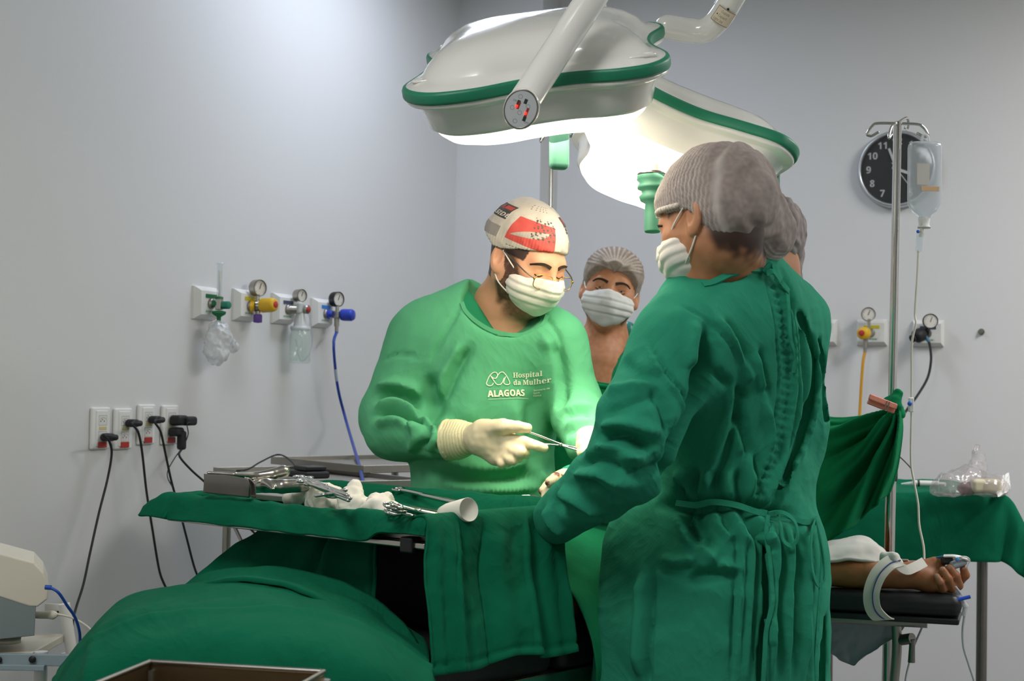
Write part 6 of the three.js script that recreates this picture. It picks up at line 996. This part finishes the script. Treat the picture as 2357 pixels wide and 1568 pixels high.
{ // arm board
  const base = P(2000, 1400, 3.4); base.y = 0;
  const g = thing('arm_board', 'black padded arm board under the patient\'s arm', 'arm board', base);
  const a = P(1820, 1375, 3.46), b = P(2215, 1388, 3.34), ax = b.clone().sub(a), L = ax.length(); ax.normalize(); ax.y *= .3; ax.normalize();
  const m = frame(a.clone().lerp(b, .5), ax, Yv, ax.clone().cross(Yv));
  part(g, 'pad', put(rb(L, .048, .14, .02, 0, .002, 0, 4), m), mat(0x15161a, .5)); part(g, 'board', put(rb(L * .98, .014, .13, .004, 0, -.03, 0), m), M.black);
  part(g, 'bracket', mg([cyl(a.clone().add(V(0, -.04, 0)), a.clone().add(V(0, -.04, 0)).addScaledVector(ax, .3), .012)]), M.steelSatin);
  const s1 = part(g, 'support_leg', tube([P(2062, 1420, 3.4), P(2064, 1500, 3.4), P(2050, 1640, 3.42)], .011, 20), M.steelSatin);
  const k = P(2086, 1480, 3.4); part(g, 'clamp_knob', mg([cyl(P(2070, 1474, 3.4), P(2100, 1470, 3.37), .012), cyl(P(2100, 1472, 3.37), P(2098, 1525, 3.37), .006, .008)]), M.steelDark);
  // white strap round arm and board
  const wr = [[2070, 1290, 3.3], [2045, 1298, 3.29], [2020, 1325, 3.28], [2006, 1365, 3.275], [2010, 1402, 3.28], [2030, 1424, 3.3], [2055, 1424, 3.38], [2080, 1412, 3.48], [2086, 1360, 3.5], [2078, 1305, 3.46], [2072, 1288, 3.38]];
  const st = thing('arm_strap', 'white woven strap with blue line tied round arm and board', 'strap', P(2030, 1410, 3.32));
  const cen = P(2040, 1350, 3.39);
  const nrm = (u, p) => p.clone().sub(cen).addScaledVector(ax, -p.clone().sub(cen).dot(ax)).normalize();
  part(st, 'band', ribbon(wr.map(p => P(...p)), .034, .003, nrm, 100), mat(0xd8d5cb, .9));
  part(st, 'blue_line', ribbon(wr.slice(0, 7).map(p => P(p[0] + 3, p[1], p[2] - .004)), .0022, .002, nrm, 60), mat(0x3a4a8a, .8));
  part(st, 'knot', new Body().chain([P(2038, 1284, 3.32), P(2055, 1290, 3.31), P(2066, 1296, 3.31)], [.013, .017, .012], .02).mesh(.004, { move: p => noise(p.x * 60, p.y * 60, p.z * 60) * .004 }), mat(0xd8d5cb, .9));
  part(st, 'strap_tail', ribbon([[2060, 1296, 3.305], [2085, 1312, 3.3], [2105, 1306, 3.31], [2128, 1294, 3.33]].map(p => P(...p)), .022, .003, dirOf(.1, .45, 1), 24), mat(0xd8d5cb, .9));
}
{ // pulse oximeter on the thumb, cannula line
  const g = thing('pulse_oximeter', 'grey finger pulse sensor with white tape on the patient\'s thumb', 'pulse sensor', P(2195, 1300, 3.33));
  part(g, 'sensor', put(rb(.04, .018, .02, .006), basisFrom(P(2204, 1298, 3.335), dirOf(.1, .4, 1), dirOf(-.3, 1, 0))), M.grey); part(g, 'sensor_pad', put(rb(.024, .018, .02, .004), basisFrom(P(2180, 1290, 3.34), dirOf(0, .3, 1), dirOf(-.1, 1, 0))), M.black);
  part(g, 'tape', ribbon([P(2172, 1280, 3.335), P(2195, 1280, 3.325), P(2215, 1284, 3.325), P(2230, 1290, 3.33)], .007, .003, dirOf(0, .8, .6), 20), M.white); part(g, 'wire', tube([P(2200, 1284, 3.32), P(2222, 1282, 3.32), P(2232, 1290, 3.33), P(2226, 1306, 3.33)], .0016), M.white); part(g, 'button', ball(P(2203, 1287, 3.322), .0055), mat(0x5aa0dc, .4)); part(g, 'blue_lead', tube([P(2156, 1284, 3.36), P(2174, 1281, 3.345)], .0022), mat(0x2a6fb0, .5));
  const c = thing('cannula_line', 'clear drip line with blue clamp running down past the arm board tip', 'drip line', P(2240, 1560, 3.32));
  part(c, 'connector', mg([cyl(P(2205, 1372, 3.3), P(2224, 1398, 3.3), .006), cyl(P(2222, 1396, 3.3), P(2218, 1418, 3.3), .005)]), M.cloudy); part(c, 'blue_clamp', cyl(P(2200, 1382, 3.29), P(2233, 1374, 3.29), .004), mat(0x1f4fc0, .4));
  part(c, 'tubing', tube([[2200, 1352, 3.3], [2212, 1370, 3.3], [2220, 1410, 3.3], [2216, 1450, 3.3], [2218, 1490, 3.3], [2230, 1530, 3.3], [2245, 1580, 3.3], [2250, 1640, 3.3]].map(p => P(...p)), .0026, 90, false, 8), mat(0xb8bcc0, .3));
  single('loose_tube', 'thin grey tube hanging below the arm board', 'tube', tube([[2134, 1410, 3.42], [2122, 1445, 3.42], [2105, 1485, 3.42], [2092, 1530, 3.42], [2084, 1570, 3.42], [2082, 1640, 3.42]].map(p => P(...p)), .0022, 60, false, 8), mat(0xb8bcc0, .35));
  single('plastic_sheet', 'translucent grey plastic sheet hanging under the arm board', 'plastic sheet', cloth([[P(1880, 1396, 3.47), P(1960, 1400, 3.46), P(2030, 1404, 3.45), P(2098, 1406, 3.44)], [P(1890, 1440, 3.48), P(1960, 1450, 3.47), P(2020, 1455, 3.46), P(2078, 1450, 3.45)], [P(1900, 1490, 3.48), P(1950, 1500, 3.47), P(2000, 1490, 3.46), P(2040, 1480, 3.45)], [P(1930, 1520, 3.48), P(1958, 1530, 3.47), P(1972, 1532, 3.46), P(1985, 1512, 3.45)]], 50, 40, { thick: .001, fn: (u, v, p) => fbm(p.x * 18, p.y * 10, p.z * 18) * .012 }), phys(0xa8b2b6, .35, { transmission: .45, thickness: 0 }));
}
// covered table against the back wall
{
  const y = 1.07, c00 = atHeight(1890, 1135, y), c10 = atHeight(2305, 1143, y), u = c10.clone().sub(c00).normalize(); u.y = 0; u.normalize(); const n = V(u.z, 0, -u.x).multiplyScalar(V(u.z, 0, -u.x).dot(Th) > 0 ? -1 : 1), L = c00.distanceTo(c10), D = .42;
  const tp = (a, b, yy) => c00.clone().addScaledVector(u, a).addScaledVector(n, b).add(V(0, yy, 0)), base = tp(L / 2, D / 2, 0); base.y = 0;
  const g = thing('side_table', 'tubular steel side table under the green cloth by the back wall', 'table', base);
  const m = frame(tp(L / 2, D / 2, 0), u, Yv, u.clone().cross(Yv));
  part(g, 'table_top', put(rb(L, .012, D, .003, 0, -.014, 0), m), M.steelSatin);
  for (const [a, b] of [[.03, .03], [L - .045, .03], [.03, D - .03], [L - .045 + (D - .06) * .29, D - .03]]) { const t = tp(a, b, -.02); part(g, 'leg', cyl(V(t.x, .03, t.z), t, .0155), M.steelDark); part(g, 'rubber_foot', cyl(V(t.x, .0, t.z), V(t.x, .03, t.z), .018), M.rubber); }
  part(g, 'lower_shelf', put(rb(L - .08, .012, D - .08, .003, 0, -.745, 0), m), M.steelSatin);
  const A = [-.02, .1, .3, L * .7, L - .03, L + .02, L + .06, L + .09], B = [[-.022, -.19], [-.02, -.09], [-.008, -.004], [.03, .003], [.2, .003], [D - .03, .003], [D + .01, .012], [D + .02, -.06], [D + .03, -.14]];
  const rows = B.map(([b, yb], j) => A.map((a, i) => { const out = i - 4; let yy = yb; if (out > 0) { yy = Math.min(yb, [0, -.012, -.07, -.13][out]) - (yb < -.05 ? [0, .0, .03, .05][out] : 0) + (j < 2 ? 0 : .0); } return tp(a + (j === 0 && out > 0 ? -.02 : 0), b - (j < 2 ? .01 * i / 7 : 0), yy + .002); }));
  single('table_cloth', 'dark green cloth over the side table, its corner hanging by the steel leg', 'tablecloth', cloth(rows, 100, 70, { thick: .004, fn: (uu, v, p) => fbm(p.x * 9, p.y * 9, p.z * 9) * .008 + .012 * sstep(.25, .05, v) * Math.sin(uu * 26) * sstep(.4, .8, uu) }), M.drapeDark);
  single('hanging_cloth_corner', 'dark green triangular corner hanging below the cloth behind the infusion stand', 'drape', cloth([[P(1960, 1190, 4.86), P(2050, 1185, 4.85), P(2185, 1190, 4.83)], [P(1985, 1230, 4.86), P(2050, 1230, 4.85), P(2130, 1226, 4.84)], [P(2010, 1264, 4.86), P(2050, 1264, 4.86), P(2070, 1260, 4.85)]], 20, 16, { thick: .004 }), M.drapeDark);
  // printed strip and things on the cloth
  const letter = canvasTex(512, 64, (x, w, h) => { x.clearRect(0, 0, w, h); x.fillStyle = '#9fc4a8'; for (let i = 0; i < 22; i++) if (i % 7 !== 6) x.fillRect(10 + i * 22, 18 + (i % 3) * 4, 14, 26); });
  const t0 = (px, py, l = 0) => atHeight(px, py, y + .006).add(V(0, l, 0));
  const bag = new Body(); bag.cone(t0(2175, 1140, .02), t0(2230, 1138, .03), .04, .045, .03).cone(t0(2230, 1138, .03), t0(2290, 1142, .025), .045, .036, .03).cone(t0(2248, 1135, .06), t0(2252, 1130, .1), .03, .014, .03).cone(t0(2252, 1130, .1), t0(2250, 1130, .135), .018, .008, .02).cutPlane(V(0, y + .006, 0), V(0, -1, 0));
  single('plastic_bag', 'knotted clear plastic bag with pinkish contents on the side table', 'plastic bag', bag.mesh(.006, { move: p => fbm(p.x * 26, p.y * 26, p.z * 26) * .014 }), phys(0xf0ecec, .12, { transmission: .85, thickness: 0 }));
  single('gauze_pack', 'pale yellow gauze pack inside the clear bag on the side table', 'gauze', put(rb(.085, .04, .05, .012, 0, .028, 0, 3), frame(t0(2268, 1141), u, Yv, u.clone().cross(Yv))), mat(0xd4cdb0, .85));
  single('stained_swab', 'dark red stained swab inside the clear bag on the side table', 'swab', new Body().cone(t0(2215, 1140, .018), t0(2235, 1140, .02), .016, .018).mesh(.005, { move: p => noise(p.x * 60, p.y * 60, p.z * 60) * .006 }), mat(0x5a2f2c, .7));
  const sy = thing('syringe', 'white syringe lying on the side table left of the plastic bag', 'syringe', t0(2130, 1124)); part(sy, 'barrel', cyl(t0(2100, 1123, .014), t0(2160, 1125, .014), .0095), M.white); part(sy, 'plunger', cyl(t0(2160, 1125, .014), t0(2176, 1126, .014), .006), M.white); part(sy, 'tip', cyl(t0(2074, 1123, .012), t0(2100, 1123, .014), .002, .006), M.cloudy); part(sy, 'print_ring', cyl(t0(2112, 1123.5, .014), t0(2116, 1123.6, .014), .0098), M.black);
  single('folded_paper', 'crumpled white paper at the right end of the side table', 'paper', cloth([[t0(2290, 1136, .02), t0(2310, 1130, .045), t0(2322, 1128, .05)], [t0(2296, 1146, .004), t0(2312, 1146, .012), t0(2326, 1142, .02)]], 16, 12, { thick: .001, fn: (a, b, p) => noise(p.x * 50, p.y * 50, p.z * 50) * .01 }), M.white);
  single('bent_wire', 'short dark wire sticking out by the screen drape', 'wire', tube([P(2058, 1040, 3.7), P(2076, 1056, 3.7), P(2090, 1070, 3.7), P(2100, 1082, 3.7)], .0018), M.steelDark);
}
// ---------------------------------------------------------------- left side: trolley with device, steel tables; machine behind the nurses
{
  const base = P(60, 1500, 3.35); base.y = 0;
  const g = thing('equipment_trolley', 'white metal equipment trolley cut off by the left photo edge', 'trolley', base);
  const uu = Rh, bx = (px, py, d, w, h, dp, r) => put(rb(w, h, dp, r, 0, 0, 0, 3), frame(P(px, py, d), Rh, Yv, Th));
  part(g, 'shelf_board', bx(-20, 1493, 3.35, .235, .018, .3, .003), M.offwhite);
  part(g, 'front_rail', bx(30, 1518, 3.2, .27, .024, .012, .002), M.greyPaint); part(g, 'lower_rail', bx(0, 1535, 3.19, .19, .012, .02, .002), M.greyPaint);
  part(g, 'rail_screw', put(lathe([[0, 0], [.0075, 0], [.0075, .003], [0, .004]], V(0, 0, 0), V(0, 0, 1)), frame(P(75, 1518, 3.188), Rh, Yv, Th)), M.black); part(g, 'rail_screw', put(lathe([[0, 0], [.0075, 0], [.0075, .003], [0, .004]], V(0, 0, 0), V(0, 0, 1)), frame(P(-3, 1519, 3.188), Rh, Yv, Th)), M.black);
  part(g, 'post', cyl(P(165, 1504, 3.5), P(148, 1390, 3.5), .013), M.white); part(g, 'post_plate', bx(128, 1405, 3.52, .05, .03, .004, .001), M.white); part(g, 'plate_screw', ball(P(133, 1409, 3.508), .0028), M.black);
  for (const [a, b, d] of [[-80, 1500, 3.24], [155, 1504, 3.5], [-80, 1500, 3.5], [95, 1500, 3.24]]) { const t = P(a, b, d); part(g, 'leg', cyl(V(t.x, .04, t.z), t, .014), M.white); part(g, 'caster', ball(V(t.x, .03, t.z), .03), M.rubber); }
}
{ // sloping white device on the trolley
  const base = P(20, 1478, 3.32), g = thing('medical_monitor', 'white sloping electronic device on the left trolley with blue lead', 'monitor', base);
  const vn = camera.position.clone().sub(P(60, 1400, 3.25)).setY(0).normalize(), S = 3.28 / 3510, o = P(105, 1400, 3.25), X = (px) => (px - 105) * S, Yy = (py) => -(py - 1400) * S;
  const ext = (pts, d, bev) => { const s = new THREE.Shape(pts.map(p => new THREE.Vector2(X(p[0]), Yy(p[1])))); const e = new THREE.ExtrudeGeometry(s, { depth: d, bevelEnabled: true, bevelThickness: bev, bevelSize: bev, bevelSegments: 3, curveSegments: 8 }); e.translate(0, 0, -d); return put(e, frame(o, Yv.clone().cross(vn), Yv, vn)); };
  part(g, 'top_case', ext([[-130, 1240], [0, 1277], [75, 1299], [95, 1322], [106, 1352], [104, 1378], [86, 1392], [70, 1391], [0, 1366], [-130, 1325]], .2, .004), M.offwhite);
  part(g, 'lower_case', ext([[-130, 1335], [0, 1372], [66, 1393], [82, 1395], [80, 1460], [0, 1466], [-130, 1470]], .19, .002), mat(0x7f8b8c, .55));
  part(g, 'foot', lathe([[0, 0], [.03, 0], [.03, .012], [0, .012]], P(15, 1480, 3.3), Yv), M.offwhite);
  for (const [x, y] of [[11, 1391], [73, 1408], [71, 1446]]) part(g, 'case_screw', ball(P(x, y, 3.246), .004), M.black);
  part(g, 'plug_lead', new Body().cone(P(86, 1416, 3.3), P(122, 1416, 3.3), .008, .009, .004).cone(P(122, 1416, 3.3), P(132, 1414, 3.3), .009, .003, .004).mesh(.0025), M.offwhite);
  part(g, 'white_cable', tube([P(130, 1414, 3.3), P(150, 1418, 3.3), P(175, 1426, 3.28), P(205, 1446, 3.25), P(225, 1470, 3.2)], .0022), M.offwhite);
  part(g, 'blue_connector', cyl(P(104, 1352, 3.2), P(118, 1353, 3.2), .005), mat(0x1a4fae, .45)); part(g, 'blue_cable', tube([P(116, 1353, 3.2), P(135, 1365, 3.2), P(155, 1395, 3.22), P(172, 1420, 3.24), P(182, 1450, 3.26), P(184, 1480, 3.28), P(180, 1530, 3.3)], .0032), mat(0x1a4fae, .45));
}
function steelTable(name, label, pts, H, th) {              // shallow steel top on four legs
  const c = pts.reduce((a, p) => a.add(p), V(0, 0, 0)).multiplyScalar(.25), base = c.clone(); base.y = 0;
  const g = thing(name, label, 'table', base, 'bare steel tables on the left');
  const e1 = pts[1].clone().sub(pts[0]), e2 = pts[3].clone().sub(pts[0]); const L = e1.length(), D = e2.length(); e1.normalize(); const nn = V(-e1.z, 0, e1.x).multiplyScalar(V(-e1.z, 0, e1.x).dot(e2) > 0 ? 1 : -1);
  const e3 = e1.clone().cross(Yv), zs = e3.dot(nn) < 0 ? -1 : 1, m = frame(pts[0].clone(), e1, Yv, e3);
  const q = (w, h, d, x, y, z) => { const b = rb(w, h, d, .002); b.translate(x, y, z * zs); b.applyMatrix4(m); return b; };
  part(g, 'top', mg([q(L, .004, D, L / 2, -.012, D / 2)]), M.steelSatin); part(g, 'rim', mg([q(L, .022, .004, L / 2, -.008, 0), q(L, .022, .004, L / 2, -.008, D), q(.004, .022, D, 0, -.008, D / 2), q(.004, .022, D, L, -.008, D / 2)]), M.steelSatin);
  const ls = [[.03, .03], [L - .03, .03], [L - .03, D - .03], [.03, D - .03]].map(([a, b]) => V(a, -.014, b * zs).applyMatrix4(m));
  for (const t of ls) part(g, 'leg', cyl(V(t.x, 0, t.z), t, .0115), M.steelSatin);
  part(g, 'cross_brace', mg([cyl(V(ls[0].x, .55, ls[0].z), V(ls[1].x, 1.0, ls[1].z), .005), cyl(V(ls[1].x, .55, ls[1].z), V(ls[0].x, 1.0, ls[0].z), .005)]), M.steelSatin);
}
{ const h1 = 1.12, h2 = 1.14; const a = atHeight(492, 1078, h1), b = atHeight(745, 1112, h1), e1 = b.clone().sub(a); const n = V(e1.z, 0, -e1.x).normalize().multiplyScalar(V(e1.z, 0, -e1.x).dot(Th) > 0 ? -1 : 1);
  steelTable('steel_table', 'bare steel table against the left wall behind the retractors', [a, b, b.clone().addScaledVector(n, .3), a.clone().addScaledVector(n, .3)], h1);
  const a2 = atHeight(835, 1074, h2), b2 = atHeight(1010, 1070, h2), c2 = atHeight(680, 1052, h2), e = b2.clone().sub(a2).normalize(), n2 = c2.clone().sub(a2).normalize(), nn2 = V(-e.z, 0, e.x).multiplyScalar(V(-e.z, 0, e.x).dot(n2) > 0 ? 1 : -1);
  steelTable('steel_table', 'bare steel table corner showing left of the surgeon with glasses', [a2, b2.clone().addScaledVector(e, .2), b2.clone().addScaledVector(nn2, .5), a2.clone().addScaledVector(nn2, .5)], h2);
  const g = thing('foot_pedal', 'dark foot pedal lying on the bare steel table by the left wall', 'foot pedal', atHeight(720, 1098, h1)); const m = frame(atHeight(705, 1100, h1), e1.clone().normalize(), Yv, e1.clone().normalize().cross(Yv));
  part(g, 'pedal_base', put(rb(.13, .018, .07, .006, 0, .01, 0, 3), m), M.rubber); part(g, 'pedal_plate', put(rb(.07, .012, .06, .004, .02, .026, 0, 3), m), M.black); part(g, 'cable', tube([[690, 1098], [670, 1082], [640, 1070], [600, 1078], [570, 1086], [545, 1086]].map((p, i) => atHeight(p[0], p[1], h1).add(V(0, [.01, .04, .05, .03, .01, .004][i] * .6, 0))), .0024), M.rubber);
}
// anaesthesia machine behind the nurses with a face mask on its arm
{ const base = P(1590, 1000, 4.9); base.y = 0; const g = thing('anaesthesia_machine', 'dark-topped anaesthesia machine almost hidden behind the foreground nurse', 'machine', base);
  const m = frame(V(base.x, 0, base.z), Rh, Yv, Th), tY = P(1590, 668, 4.9).y; part(g, 'cabinet', put(rb(.34, .9, .3, .02, 0, .55, 0, 3), m), M.offwhite); part(g, 'monitor', put(rb(.26, tY - 1.25, .1, .015, .06, (tY + 1.25) / 2, .0, 3), m), M.black); part(g, 'monitor_arm', put(rb(.04, .28, .04, .008, .06, 1.12, 0), m), M.grey); for (const s of [-1, 1]) part(g, 'caster', put(ball(V(s * .14, .05, 0), .05), m), M.rubber);
  const bm = thing('breathing_mask', 'translucent teal breathing mask behind the masked person in the hair net', 'breathing mask', P(1448, 778, 4.75)), teal = phys(0x58b0a4, .3, { transmission: .4, thickness: 0 });
  part(bm, 'mask_shell', new Body().ell(V(0, 0, 0), .024, .03, .022, .01, frame(P(1446, 762, 4.75), Rh, Yv, Th)).mesh(.004), teal); part(bm, 'tubing', tube([P(1446, 745, 4.75), P(1458, 752, 4.74), P(1464, 775, 4.74), P(1468, 810, 4.75), P(1480, 900, 4.78), P(1500, 1000, 4.8)], .007), teal); part(bm, 'white_connector', cyl(P(1436, 745, 4.74), P(1442, 762, 4.74), .009), M.cloudy);
}
renderer.render(scene, camera);
